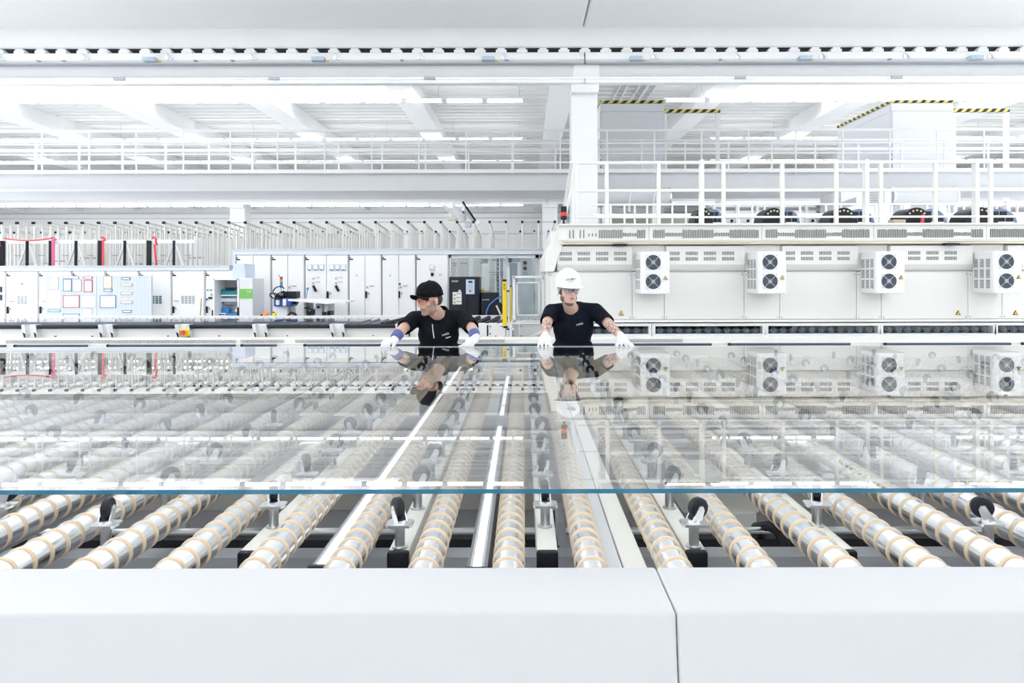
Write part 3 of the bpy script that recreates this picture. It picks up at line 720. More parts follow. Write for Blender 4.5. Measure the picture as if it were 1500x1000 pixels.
MB().box((W(404, 0, Y).x, Y + .12, 0), (W(434, 0, Y).x, Y + .5, W(0, 466, Y).z)).build('foot', LGREY, t)
t = thing('signal_tower', 'slim signal tower of stacked red, orange, green and blue lamps above blue machine', 'lamp', None, W(412, 436, Y + .1))
for (a, b, m_) in ((405, 408.5, RED), (408.5, 411.3, ORANGE), (411.5, 415, mat('lamp_green', (.03, .33, .18), .3)), (415, 418, SKYB), (418, 420.5, BLUE)):
    MB().cyl(W(412, a, Y + .1), W(412, b, Y + .1), .022, n=12).build('lamp_lens', m_, t, smooth=True)
MB().cyl(W(412, 420.4, Y + .1), W(412, 437, Y + .1), .008, n=8).build('pole', GREY, t)
MB().cyl(W(412, 404.4, Y + .1), W(412, 405, Y + .1), .023, n=12).build('cap', DARK, t)
t = thing('grinding_machine', 'grey small machine with lever under the white arm', 'machine', None, (W(463, 0, Y).x, Y, 0))
MB().pbox(445, 442, 448, 466, Y + .1, .4).pbox(447, 452, 462, 455, Y + .1, .3).build('frame', GREY, t)
MB().pbox(461, 444, 472, 466, Y, .4).build('housing', mat('machine_grey', (.42, .46, .52), .5), t, bevel=.02)
MB().pbox(474, 444, 480, 466, Y + .05, .4).build('column', LGREY, t, bevel=.01)
MB().pbox(479, 455, 484, 461, Y, .2).build('motor', DARK, t)
MB().cyl(W(458, 457, Y), W(458, 457, Y + .2), .047, n=14).cyl(W(475, 459, Y - .05), W(475, 459, Y + .2), .037, n=14).build('wheel', DARK, t)
MB().cyl(W(466, 449, Y - .05), W(466, 449, Y), .024, n=12).build('dial', DARK, t)
MB().bar(W(450, 449, Y), W(451, 459, Y), .027).bar(W(446, 450, Y), W(458, 453, Y), .02).build('lever', DARK, t)
MB().pbox(448, 456, 455, 466, Y + .2, .2).build('support', DARK, t)
MB().box((W(446, 0, Y).x, Y + .05, 0), (W(484, 0, Y).x, Y + .5, W(0, 465, Y).z)).build('foot', LGREY, t)
o = MB().sphere(W(450.5, 422, Y + .2), .022).cyl(W(450.5, 424, Y + .2), W(448, 437.5, Y + .2), .0055, n=6).build('indicator_lamp', SKYB, smooth=True, loc=W(450.5, 437, Y + .2)); tag(o, 'small bright blue ball lamp on a stalk above the white arm', 'lamp')
for px, mm, lab in ((389, ORANGE, 'orange ear defenders lying on conveyor rail before the tall cabinets'), (400.5, YELLOW, 'small yellow valve block on the conveyor rail before the tall cabinets')):
    t = thing('ear_defenders' if px < 395 else 'valve_block', lab, 'tool', None, W(px, 463, 10.46))
    if px < 395:
        MB().sphere(W(px, 460, 10.5), (.048, .044, .039)).build('shell', mm, t, smooth=True); MB().sphere(W(px - 5, 461, 10.5), (.026, .035, .022)).build('pad', DARK, t, smooth=True)
    else:
        MB().pbox(px - 2.5, 457.5, px + 2.5, 462.7, 10.46, .07).build('body', mm, t, bevel=.01); MB().cyl(W(px, 455.5, 10.5), W(px, 457.7, 10.5), .014, n=8).build('knob', DARK, t)
# black compressor
Y = 11.0
t = thing('compressor_cabinet', 'tall black cabinet with white labels behind the cap wearing worker', 'cabinet', None, (W(680, 0, Y).x, Y, 0))
CAB = mat('anthracite_paint', (.014, .018, .028), .4, var=.1, spec=.3)
MB().box((W(657.5, 0, Y).x, Y, 0), (W(702, 0, Y).x, Y + .5, W(0, 405, Y).z)).build('body', CAB, t, bevel=.02)
MB().pbox(659.5, 407, 684, 470, Y - .02, .03).build('door', CAB, t, bevel=.006); MB().pbox(686.5, 431, 700, 470, Y - .02, .03).build('door', CAB, t, bevel=.006)
MB().pbox(682.5, 409, 695, 430.5, Y - .025, .03).build('control_panel', mat('pale_blue_panel', (.55, .66, .80), .4), t)
MB().pbox(686, 411, 692, 414, Y - .03, .01).build('screen', NAVY, t)
m = MB()
for k in range(4): m.pbox(685, 417 + 2.2 * k, 693, 417.6 + 2.2 * k, Y - .028, .004)
m.build('panel_print', GREY, t); MB().pbox(687.5, 425, 690, 427, Y - .03, .01).build('button', DARK, t)
MB().pbox(663, 427.5, 676, 445.5, Y - .024, .006).build('warning_label', PAPER, t)
for k in range(3):
    warn(t, 665.8, 431 + 5.6 * k, 1.7, Y - .03); MB().pbox(668.5, 429 + 5.8 * k, 675, 430.3 + 5.8 * k, Y - .028, .005).build('caption', mat_redcap, t)
MB().disc(W(673.3, 426, Y - .02), (0, -1, 0), .022, .006, 12).build('round_label', LGREY, t)
MB().pbox(677.5, 438.5, 680, 442, Y - .035, .02).build('lock', BLACK, t)
text('WAF', .050, W(666.3, 411.8, Y - .03), TEXTW, t)
t = thing('dryer_cabinet', 'lower black cabinet beside the tall black compressor cabinet', 'cabinet', None, (W(717, 0, Y).x, Y, 0))
MB().box((W(703, 0, Y).x, Y + .1, 0), (W(730, 0, Y).x, Y + .5, W(0, 428.5, Y + .1).z)).build('body', CAB, t, bevel=.015)
MB().pbox(704.5, 431, 728, 470, Y + .085, .03).build('door', CAB, t, bevel=.006)
text('BOOSTER', .028, W(711.5, 438.8, Y + .07), TEXTW, t)
MB().sphere(W(708, 425.3, Y + .3), (.033, .033, .033)).build('yellow_cap', YELLOW, t, smooth=True); MB().pbox(706, 426, 718, 428.6, Y + .25, .2).build('fitting', GREY, t)
t = thing('hose_reel', 'black hose reel with blue hose beside the yellow post', 'reel', None, W(728, 466, 10.75)); t.location.z = 0
Y = 10.75
MB().cyl(W(729, 452, Y), W(729, 452, Y + .25), .105, n=20).build('reel', BLACK, t, smooth=True)
MB().tube([W(711, 466, Y - .05), W(713, 455, Y - .05), W(717, 446, Y - .05), W(724, 440, Y - .05), W(729, 436, Y - .05), W(735, 434.5, Y - .05)], .012, 8).build('hose', mat('blue_hose', (.06, .16, .52), .4), t, smooth=True)
MB().bar(W(727, 447, Y - .04), W(733, 460, Y - .04), .026).build('bracket', ALU, t)
MB().box((W(727, 0, Y).x, Y + .05, 0), (W(733, 0, Y).x, Y + .2, W(0, 455, Y).z)).build('post', GREY, t)
# ------------------------------------------------------------------ glass booth, posts, door frame
Y = 11.9
t = thing('glass_booth', 'glazed machine booth with steel frame above the black cabinets', 'booth', None, (W(728, 0, Y).x, Y, 0))
for a, b, c, d in ((657, 373, 797, 378), (657, 373, 661, 462), (784, 373, 790, 462), (741, 376, 744, 462)):
    MB().pbox(a, b, c, d, Y, .1).build('frame', ALU if a < 700 else LGREY, t, bevel=.005)
for a, b in ((661, 741), (744, 784)): MB().pbox(a, 378, b, 462, Y + .04, .012).build('pane', PANE, t)
MB().pbox(657, 462, 797, 480, Y, .2).build('base', WHITE, t)
MB().pbox(790, 372.5, 803, 470, Y - .1, .4).build('side_panel', WHITE, t)
MB().pbox(791, 374, 793, 376, Y - .11, .02).pbox(791, 376.5, 796, 378, Y - .11, .02).build('logo_tag', DARK, t)
# machinery inside the booth
Y = 12.25
t = thing('fan_panel', 'pale control column with two dark round fans inside the glass booth', 'machine', None, (W(770, 0, Y).x, Y, 0))
MB().pbox(764, 376, 780, 490, Y, .2).build('body', WHITE, t)
for py in (385, 393): MB().disc(W(769, py, Y), (0, -1, 0), .036, .02, 16).build('fan', DARK, t)
MB().pbox(767, 398, 772, 399.5, Y - .01, .02).pbox(766, 401, 774, 402, Y - .01, .02).build('vent', GREY, t)
MB().box((W(764, 0, Y).x, Y, 0), (W(780, 0, Y).x, Y + .2, W(0, 489, Y).z)).build('foot', WHITE, t)
t = thing('press_frame', 'pale blue steel machine frame inside the glass booth', 'machine', None, (W(735, 0, Y).x, Y, 0))
BLS = mat('blue_grey_steel', (.50, .58, .63), .45, var=.08)
for px in (727, 733, 746): MB().pbox(px, 376, px + 3.2, 492, Y, .2).build('upright', BLS, t)
MB().pbox(742, 378, 762, 384, Y, .2).build('crosshead', BLS, t); MB().pbox(716, 398, 738, 399, Y - .1, .1).pbox(720, 401.5, 738, 402.5, Y - .1, .1).build('rail', GREY, t)
MB().prism([(W(703, 0, Y).x, W(0, 379, Y).z), (W(714, 0, Y).x, W(0, 379, Y).z), (W(714, 0, Y).x, W(0, 385, Y).z), (W(708, 0, Y).x, W(0, 385, Y).z)], 1, Y, Y + .2).build('hopper', BLS, t)
MB().pbox(747, 385, 758, 462, Y + .1, .2).build('sheet_panel', mat('pale_lilac_panel', (.74, .77, .86), .5), t)
m = MB()
for k in range(12): m.pbox(729, 380 + 6 * k, 730.2, 382.5 + 6 * k, Y - .03, .03)
m.build('rack_teeth', DARK, t, kind='stuff')
MB().box((W(716, 0, Y).x, Y, 0), (W(762, 0, Y).x, Y + .25, W(0, 490, Y).z)).build('base', BLS, t)
# yellow light curtain post and its aluminium post
Y = 8.5
t = thing('light_curtain', 'yellow light curtain post with black ends at the conveyor end', 'post', None, (W(741, 0, Y).x, Y, W(0, 488, Y).z))
MB().pbox(736, 411.5, 742.5, 478, Y, .06).build('housing', YELLOW, t, bevel=.008)
MB().pbox(735.8, 409, 742, 412, Y - .004, .068).pbox(737, 477.5, 743.5, 480.5, Y - .004, .068).build('end_cap', DARK, t)
text('SICK', .040, W(738.8, 419.5, Y - .004), DARK, t, rot=Matrix.Rotation(PI / 2, 4, 'X') @ Matrix.Rotation(-PI / 2, 4, 'Z'))
MB().tube([W(741, 480, Y + .03), W(740.5, 490, Y + .03), W(740, 497, Y + .03), W(740, 504, Y + .1)], .008, 6).build('cable', GREY, t, smooth=True)
t = thing('mounting_post', 'slim aluminium post standing beside the yellow light curtain', 'post', None, (W(745, 0, Y).x, Y, 0))
MB().box((W(743.8, 0, Y).x, Y, W(0, 494, Y).z), (W(746.4, 0, Y).x, Y + .04, W(0, 392, Y).z)).build('profile', mat('bluish_aluminium', (.60, .64, .78), .35, var=.04), t)
MB().pbox(742, 481, 746, 483, Y - .01, .06).pbox(742, 425, 746, 427, Y - .01, .06).build('clamp', DARK, t)
MB().box((W(744, 0, Y).x, Y + .01, 0), (W(746, 0, Y).x, Y + .03, W(0, 493, Y).z)).build('foot', ALU, t)
Y = 9.6
t = thing('light_curtain', 'thin yellow rod with black top beside the white door frame', 'post', None, (W(748, 0, Y).x, Y, 0))
MB().box((W(747, 0, Y).x, Y, 0), (W(749.2, 0, Y).x, Y + .03, W(0, 420, Y).z)).build('housing', YELLOW, t); MB().pbox(747, 418, 749.3, 420, Y - .004, .04).build('cap', BLACK, t)
Y = 9.0
t = thing('guard_door', 'white framed guard door with a clear window beside the hard hat worker', 'door', None, (W(770, 0, Y).x, Y, 0))
MB().pbox(751, 404, 797, 407, Y, .05).pbox(751, 404, 755, 472, Y, .05).pbox(751, 469.5, 797, 472, Y, .05).pbox(794, 404, 797, 472, Y, .05).build('frame', WHITE, t, bevel=.005)
MB().pbox(756.5, 413, 758, 462, Y - .01, .03).pbox(756.5, 413, 790, 414.5, Y - .01, .03).pbox(756.5, 460.5, 790, 462, Y - .01, .03).pbox(788.5, 413, 790, 462, Y - .01, .03).build('window_frame', WHITE, t)
MB().pbox(755, 407, 794, 469.5, Y + .02, .01).build('pane', PANE, t)
for px, py in ((754, 408), (796, 408), (754, 469), (761, 468), (774, 466), (784, 468)): MB().cyl(W(px, py + 1.2, Y - .01), W(px, py - 1, Y - .01), .011, n=8).build('fitting', GREY, t)
MB().pbox(748, 472, 797, 474.5, Y - .02, .3).build('sill', WHITE, t)
MB().pbox(759, 474, 762, 508, Y - .05, .05).build('leg', WHITE, t); MB().bar(W(762, 502, Y - .05), W(795, 484, Y - .05), .032).build('brace', WHITE, t)
MB().box((W(752, 0, Y).x, Y + .05, 0), (W(796, 0, Y).x, Y + .3, W(0, 473, Y).z)).build('base', WHITE, t)
t = thing('line_end_housing', 'white housing closing the end of the black roller conveyor', 'housing', None, (W(725, 0, 8.7).x, 8.7, 0))
MB().pbox(700, 474, 750, 494, 8.73, .2).build('panel', WHITE, t, bevel=.004); MB().pbox(713, 476, 715, 492, 8.72, .02).build('slot', DARK, t)
MB().box((W(742, 0, 8.7).x, 8.75, 0), (W(790, 0, 8.7).x, 8.9, W(0, 495, 8.7).z)).build('base', CREAM, t)
for px, py in ((718, 478), (735, 478), (718, 489), (726, 492), (762, 478), (763, 492)): MB().disc(W(px, py, 8.72), (0, 1, 0), .008, .02, 8).build('screw', DARK, t)
# ------------------------------------------------------------------ harp racks (white comb racks with black tips)
def divider(par, x, Y, zt, slope):
    d = MB(); w = .028
    yb = Y + 1.12
    d.bar((x, Y, zt), (x, yb, zt - slope), w)
    for i in range(6):
        yy = Y + .02 + i * .216; d.bar((x, yy, .25), (x, yy, zt - slope * (yy - Y) / 1.12), w * .9)
    d.bar((x, Y, 1.2), (x, yb, 1.2), w * .8); d.bar((x, Y, .25), (x, yb, .25), w)
    o = d.build('divider', CREAM_R, par)
    MB().box((x - .022, Y - .035, zt - .022), (x + .022, Y + .01, zt + .022)).build('end_cap', DARK, o)
CREAM_R = mat('rack_white', (.78, .77, .74), .5, var=.02)
def harp_rack(x0, n, pitch, Y, zt, label, link=()):
    t = thing('harp_rack', label, 'rack', 'white harp racks behind the cabinets', (x0 + pitch * (n - 1) / 2, Y, 0))
    for i in range(n): divider(t, x0 + i * pitch, Y, zt, .077)
    MB().box((x0 - .2, Y - .03, 0), (x0 + pitch * (n - 1) + .2, Y + .05, .25)).build('base', GREY, t)
    MB().box((x0 - .2, Y + 1.06, 0), (x0 + pitch * (n - 1) + .2, Y + 1.14, .25)).build('base', GREY, t)
    for i in link:
        MB().box((x0 + i * pitch, Y - .01, zt - .008), (x0 + (i + 1) * pitch, Y + .01, zt + .008)).build('tie_bar', GREY, t)
        MB().box((x0 + i * pitch, Y + 1.11, zt - .128), (x0 + (i + 1) * pitch, Y + 1.13, zt - .11)).build('tie_bar', CREAM_R, t)
    for k in range(3):
        xx = x0 + pitch * (1 + 2 * k)
        if xx < x0 + pitch * (n - 1): MB().box((xx - .16, Y + .64, 1.79 + .06 * k), (xx + .13, Y + .67, 1.82 + .06 * k)).build('cross_bar', GREY, t)
zr = W(0, 325, 12.8).z
xs = [W(2 + 23.85 * k, 0, 12.8).x for k in range(-1, 35)]
parts_ = [(0, 7), (7, 7), (14, 7), (21, 7), (28, 8)]
for q, (i0, n) in enumerate(parts_):
    harp_rack(xs[i0], n, xs[1] - xs[0], 12.8, zr, 'white harp rack with black tips, front row, %s' % ['behind the red strapped frames', 'behind the end of the notice boards', 'behind the open drum machine', 'above the six meter cabinet', 'above the black compressor and the glass booth'][q],
              () if q < 2 else (1, 3, 5) if q < 4 else (1, 3, 5, 6))
zr2 = W(0, 339, 15.3).z
xs2 = [W(618 + 20.6 * k, 0, 15.3).x for k in range(-31, 11)]
for q in range(5):
    i0 = q * 8 + (q > 0) * 0; n = 8 if q < 4 else len(xs2) - i0
    harp_rack(xs2[i0], n, xs2[1] - xs2[0], 15.3, zr2, 'white harp rack with black tips, second row, %s' % ['outermost, behind the red straps', 'behind the second notice board', 'behind the open drum machine', 'behind the six meter cabinet', 'behind the glass booth', 'behind the oven end'][q], (1, 4) if q > 2 else ())
# transport frames with black posts and red straps
Y = 12.35
fr = [(4, 40), (75.5, 111.5), (147, 183), (218.5, 255)]
nm = ['outermost', 'second', 'third', 'last before the plain racks']
for q, (a, b) in enumerate(fr):
    t = thing('transport_frame', 'white transport frame with one thick and one thin black post, %s' % nm[q], 'frame', 'transport frames above the low cabinets', (W(a, 0, Y).x, Y, 0))
    for px, w in ((a, 2.7), (b, 1.0)):
        p = W(px, 351, Y); MB().bar((p.x - .02, Y, .1), (p.x, Y, p.z), w * 2 * Y / 1000, .05).build('post', DARK, t)
    p = W(a, 352.5, Y + .06); q2 = W(b + 33, 353, Y + .06)
    MB().box((p.x, Y + .06, p.z - .033), (q2.x - .03, Y + .09, p.z + .033)).build('top_rail', WHITE, t)
    MB().bar(W(b - 1, 356, Y + .1), W(b - 15, 395, Y + .1), .033).build('brace', LGREY, t); MB().bar(W(b + 3, 356, Y + .1), W(b + 16, 395, Y + .1), .033).build('brace', WHITE, t)
    MB().box((W(a, 0, Y).x - .1, Y - .1, 0), (q2.x - .1, Y + .2, .25)).build('base', GREY, t)
    for px in (a + 16, a + 52): MB().pbox(px, 372, px + 7, 373.3, Y + .2, .04).build('clip_bar', GREY, t)
st = [(-.5, 358, 1.5, 'red strap hanging down beside the outermost black post'), (82, 349, 4.2, 'broad crimson strap hanging beside the second thick black post'), (154.5, 350, 2.8, 'red strap hanging beside the third thick black post'), (229.5, 357, 2.4, 'slanting red strap hanging beside the last thick black post')]
for i, (px, py, w, lab) in enumerate(st):
    m = MB(); d = (0, 0, 0, 3)[i]
    m.prism([(W(px - w / 2, 0, Y).x, W(0, py, Y).z), (W(px + w / 2, 0, Y).x, W(0, py, Y).z), (W(px + w / 2 + d, 0, Y).x, W(0, 392, Y).z), (W(px - w / 2 + d, 0, Y).x, W(0, 392, Y).z)], 1, Y - .08, Y - .065)
    m.tube([W(px - 6, 347, Y - .05), W(px - 4, 346, Y - .06), W(px - 1.5, 348, Y - .07), W(px, py + 1, Y - .07)], .018, 6)
    o = m.build('strap', mat('strap_red_%d' % i, [(.72, .10, .18), (.66, .12, .25), (.78, .07, .10), (.74, .05, .08)][i], .6), loc=W(px, py, Y), smooth=True); tag(o, lab, 'strap', 'red straps')
pts = [W(6 + 70 * i / 24, 347 + 3.6 * math.sin(PI * i / 24) ** .8, Y - .07) for i in range(25)]
o = MB().tube(pts, .014, 6).build('strap', mat('rope_red', (.66, .10, .08), .6), smooth=True, loc=pts[0]); tag(o, 'red strap sagging between the two outermost thick black posts', 'strap', 'red straps')
# ceiling crane trolley with a cable chain
Y = 31.9
t = thing('crane_trolley', 'grey hoist trolley with a black cable chain hanging under the crane beam', 'hoist', None, W(690, 296, Y))
MB().bar(W(650, 300, Y - 2), W(668, 318, Y), .1).bar(W(660, 300, Y - 2), W(676, 318, Y), .25).build('jib', WHITE, t)
MB().pbox(655, 316, 670, 322, Y, .5).build('motor', mat('hoist_beige', (.62, .60, .5), .5), t, bevel=.05)
MB().pbox(675, 308, 682, 323, Y, .4).pbox(681, 325, 690, 332, Y, .4).build('box', mat('hoist_blue_grey', (.55, .62, .70), .5), t, bevel=.04)
MB().bar(W(678, 295, Y), W(698, 325, Y), .09).build('chain_guide', DARK, t)
for k in range(6): MB().bar(W(682 + 2.6 * k, 302 + 4 * k, Y), W(683 + 2.6 * k, 314 + 3.0 * k, Y), .05).build('chain_link', GREY, t)
MB().disc(W(700.5, 326, Y), (0, -1, 0), .11, .3, 14).build('drum', WHITE, t)
MB().box((W(676, 0, Y).x, Y, W(0, 312, Y).z), (W(681, 0, Y).x, 32.5, 5.02)).box((W(658, 0, Y).x, Y, W(0, 318, Y).z), (W(661, 0, Y).x, 32.5, 5.02)).build('hanger', WHITE, t)
# ------------------------------------------------------------------ the oven
YO = 8.25
ox0 = W(805, 0, YO).x; ox1 = 7.4
def z_(py, Y=YO): return W(0, py, Y).z
ov = thing('oven', 'long cream tempering oven with vented upper guard and dark roller windows', 'oven', None, (ox0, YO, 0))
MB().box((ox0 + .02, YO + .05, 0), (ox1, 12.1, z_(338))).build('body', OVENW, ov)
MB().prism([(YO, z_(470)), (YO, z_(399)), (YO + .06, z_(399)), (YO + .06, z_(470))], 0, ox0 + .01, ox1).build('backing', OVENW, ov)
seams = [805, 926, 973, 1090, 1142, 1254.5, 1291, 1418, 1468, 1640]
for a, b in zip(seams, seams[1:]):
    MB().pbox(a + .35, 398.6, b - .35, 468, YO - .02, .03).build('panel', OVENW, ov, bevel=.004)
    for px in (a + 3, b - 3):
        for py in (403, 465): MB().disc(W(px, py, YO - .02), (0, -1, 0), .008, .005, 8).build('bolt', GREY, ov)
# slanted vent hoods with slots
for a, b in ((816, 925), (974, 1089), (1143, 1253), (1300, 1420), (1470, 1640)):
    xa, xb = W(a, 0, YO).x, W(b, 0, YO).x
    h = MB().prism([(YO - .07, z_(361)), (YO - .07, z_(388)), (YO - .015, z_(397)), (YO + .02, z_(397)), (YO + .02, z_(361))], 0, xa, xb).build('vent_hood', OVENW, ov, bevel=.006)
    n = 4 if b < 1500 else 6
    for g in range(n):
        x0 = a + 4 + 26.7 * g
        if x0 + 18 > b: break
        for py in (369, 377):
            m = MB()
            for i in range(8): m.pbox(x0 + 2.3 * i, py, x0 + 2.3 * i + 1.2, py + 5, YO - .073, .01)
            m.build('vent', SLOT, h, kind='stuff')
    MB().pbox(a, 397.2, b, 398.4, YO - .03, .05).build('drip_rail', mat('rail_shadow_grey', (.55, .55, .52), .5), h)  # plain grey rail along the hood bottom
MB().pbox(925, 360, 974, 397, YO - .02, .04).pbox(1089, 360, 1143, 397, YO - .02, .04).pbox(1253, 360, 1300, 397, YO - .02, .04).pbox(1420, 360, 1470, 397, YO - .02, .04).build('filler_panel', OVENW, ov)
MB().box((ox0, YO - .06, z_(472)), (ox1, YO + .1, z_(468.6))).build('ledge', OVENW, ov, bevel=.005)
MB().box((ox0 + .9, YO + .0, z_(476)), (ox1, YO + .06, z_(472))).build('gap_seal', DARK, ov)
# upper guard with slots
YG = YO - .16
MB().box((ox0 + .12, YG + .02, z_(357, YG)), (ox1, YO + .3, z_(331, YG))).build('guard', OVENW, ov)
gseams = [818, 951, 1116, 1280, 1445, 1640]
for a, b in zip(gseams, gseams[1:]):
    g = MB().pbox(a + .3, 331, b - .3, 352, YG, .03).build('guard_panel', OVENW, ov, bevel=.004)
    random.seed(a); m = MB(); px = a + 6
    while px < b - 6:
        mode = int((px - a) / (b - a) * 7 + a) % 3
        y0, y1 = (336.5, 349) if mode != 1 else (341, 346.5)
        if a != 818 or px > 876 or random.random() < .25: m.pbox(px, y0 + random.uniform(0, 1), px + 1.25, y1, YG - .006, .02)
        px += 2.55
    m.build('guard_slots', mat('slot_brown_grey', (.16, .155, .15), .6), g, kind='stuff')
MB().prism([(YG + .0, z_(352, YG)), (YG + .0, z_(354.5, YG)), (YG + .08, z_(358, YG)), (YG + .15, z_(358, YG)), (YG + .1, z_(352, YG))], 0, ox0 + .15, ox1).build('stained_lip', STAIN, ov)
for a, b in ((899, 919), (1387, 1407)): MB().pbox(a, 357.6, b, 359.4, YG - .01, .1).build('handle_slot', BLACK, ov)
MB().box((ox0 + .1, YG - .05, z_(331, YG)), (ox1, 12.15, z_(328, YG))).build('deck', OVENW, ov, bevel=.01)
# slanted end guard
MB().prism([(W(826, 0, YG).x, z_(324, YG)), (W(820, 0, YG).x, z_(330, YG)), (W(799, 0, YG).x, z_(374, YG)), (W(799, 0, YG).x, z_(398, YG)), (W(812, 0, YG).x, z_(398, YG)), (W(829, 0, YG).x, z_(345, YG))], 1, YG + .06, YO + 2.9).build('end_guard', OVENW, ov, bevel=.01)
MB().pbox(800, 398, 808, 470, YO + .02, .3).build('corner_post', OVENW, ov)
for px, py in ((910, 459), (1403, 459.5), (1487, 459.5)): warn(ov, px, py, 3.6, YO - .02)
# roller windows
wins = [(842, 950), (960, 1117), (1125.5, 1286), (1294, 1455), (1462, 1630)]
for a, b in wins:
    Yw = YO - .18
    wb = MB().pbox(a - 5, 475, b + 4, 478, Yw, .3).pbox(a - 5, 489.5, b + 4, 492, Yw, .3).pbox(a - 5, 478, a, 489.5, Yw, .3).pbox(b, 478, b + 4, 489.5, Yw, .3).build('window_housing', WHITE, ov, bevel=.004)
    MB().pbox(a, 478, b, 489.5, Yw + .10, .02).build('dark_back', DARK, wb)
    px = a + 6
    rd = MB()
    while px < b - 3:
        MB().lathe(W(px, 483.7, Yw + .10), (0, -1, 0), [(0, .037), (.035, .037), (.039, .032), (.035, .019), (.042, .018), (.042, .006), (.035, .004)], 16).build('roller_end', mat_roll if 'mat_roll' in globals() else globals().setdefault('mat_roll', mat('dark_steel', (.12, .16, .20), .3, .6, var=.4, scale=20)), wb, smooth=True)
        px += 13.95
    MB().pbox(a, 478, b, 489.5, Yw + .01, .01).build('pane', PANE, wb)
    f = MB().prism([(Yw - .02, z_(492, Yw)), (Yw - .07, z_(503, Yw)), (Yw + .2, z_(503, Yw)), (Yw + .2, z_(492, Yw))], 0, W(a - 5, 0, Yw).x, W(b + 4, 0, Yw).x).build('lower_flap', WHITE, ov, bevel=.004)
    for q in (.2, .72):
        c = a + (b - a) * q
        MB().pbox(c, 498, c + 20, 499.6, Yw - .062, .03).build('flap_grip', LGREY, f); MB().pbox(c + 9, 499.6, c + 11, 500.6, Yw - .067, .02).build('latch', DARK, f)
# oven deck railing (front)
YR = YO - .06
zt3 = z_(237, YR)
t = railing('deck_railing', 'white railing along the front edge of the oven deck', YR,
            [W(p, 0, YR).x for p in (845, 889, 965, 1060, 1146, 1225, 1290, 1370, 1451, 1531)], z_(328, YG) + .001, zt3, [(zt3 - .014, .0155), (z_(279.5, YR), .0155), (z_(318.5, YR), .011)], W(843, 0, YR).x, 7.3, .022, m=OVENW)
for p in (1028, 1269, 1430): MB().box((W(p - 3, 0, YR).x, YR - .03, z_(329, YR)), (W(p + 3, 0, YR).x, YR + .05, zt3 + .02)).build('post', OVENW, t, bevel=.004)
# end slope of the railing, towards the back
MB().bar((W(838, 0, YR).x, YR, zt3), (W(829, 0, YR).x, YR + .85, z_(318, YR)), .035).bar((W(846, 0, YR).x, YR, zt3), (W(826, 0, YR).x, YR + .07, z_(328, YR)), .035).build('end_brace', OVENW, t)
YR2 = 12.0
zz = W(0, 300, YR2).z
railing('deck_railing', 'white railing along the rear edge of the oven deck behind the blowers', YR2,
        [W(p, 0, YR2).x for p in (895, 915, 930, 948, 964, 985, 1005, 1032, 1060, 1082, 1102, 1120, 1147, 1172, 1210, 1232, 1283, 1306, 1320, 1358, 1390, 1412, 1442, 1460, 1490)], z_(328, YG) + .001, zz, [(zz, .016), (W(0, 316, YR2).z, .032)], W(868, 0, YR2).x, 8.8, .016, m=OVENW)
# signal lamp at the oven corner
p = W(826, 0, YG)
t = thing('signal_lamp', 'black and red signal lamp standing on the oven corner', 'lamp', None, (p.x, YG, z_(329, YG)))
for a, b, m_ in ((302.5, 311, DARK), (311, 316.5, mat('red_lens', (.75, .03, .03), .3)), (316.5, 322, DARK)): MB().cyl(W(826, a, YG), W(826, b, YG), .036, n=16).build('lens', m_, t, smooth=True)
MB().cyl(W(826, 322, YG), W(826, 327, YG), .013, n=10).cyl(W(826, 327, YG), W(826, 329.5, YG), .028, n=12).build('stem', DARK, t)
# fan cooled cabinets (air conditioners) on the oven front
def air_con(xf0, label):
    w, d, h0, h1 = .335, .385, W(0, 369, 7.845).z, W(0, 431, 7.845).z
    y0 = YO - .022 - d
    t = thing('air_conditioner', label, 'fan unit', 'fan units on the oven front', (xf0 + w / 2, y0, h1))
    MB().prism([(xf0 - .0, y0 + .02), (xf0 + .02, y0), (xf0 + w - .02, y0), (xf0 + w, y0 + .03), (xf0 + w, y0 + d), (xf0 - .0, y0 + d)], 2, h1, h0).build('body', WHITE, t, bevel=.012)
    cx = xf0 + .14
    for zc in (h0 - .122, h0 - .343):
        f = MB().disc((cx, y0 - .002, zc), (0, 1, 0), .085, .02, 28).build('fan_opening', DARK, t)
        m = MB()
        for r in (.084, .069, .053, .038, .024):
            n = 24
            m.lathe((cx, y0 - .004, zc), (0, -1, 0), [(0, r - .0025), (.004, r - .0025), (.004, r + .0025), (0, r + .0025)], n, close=False)
        m.build('fan_guard', mat_guard, f)
        b = MB().disc((cx, y0 - .008, zc), (0, 1, 0), .025, .008, 14)
        for k in range(4):
            a = PI / 4 + k * PI / 2
            b.bar((cx + .02 * math.cos(a), y0 - .005, zc + .02 * math.sin(a)), (cx + .085 * math.cos(a), y0 - .005, zc + .085 * math.sin(a)), .010, .006)
        b.build('fan_spider', mat_spider, f)
        for sx in (-1, 1):
            for sz in (-1, 1): MB().disc((cx + sx * .076, y0, zc + sz * .076), (0, -1, 0), .0055, .006, 8).build('screw', GREY, f)
    for col in range(3):
        for row in range(3):
            m = MB(); zc = h0 - .09 - .122 * row
            for k in range(6): m.box((xf0 - .004, y0 + .07 + .105 * col, zc - .017 * k), (xf0 + .01, y0 + .133 + .105 * col, zc - .017 * k - .008))
            m.build('side_vent', SLOT, t, kind='stuff')
    c = (cx + .140) * 1000 / (y0 - .002) + 768
    pz = 405 + (CZ - (h0 - .30)) * 1000 / y0
    warn(t, c, pz, 3.0, y0)
mat_guard = mat('fan_guard_grey', (.20, .23, .29), .4, .3); mat_spider = mat('fan_spider_grey', (.42, .46, .52), .4, .2)
for i in range(5):
    air_con([1.341, 2.683, 4.048, 5.397, 6.76][i], 'white twin fan unit on the oven front, %s from the hard hat worker' % ORD[i + 1])
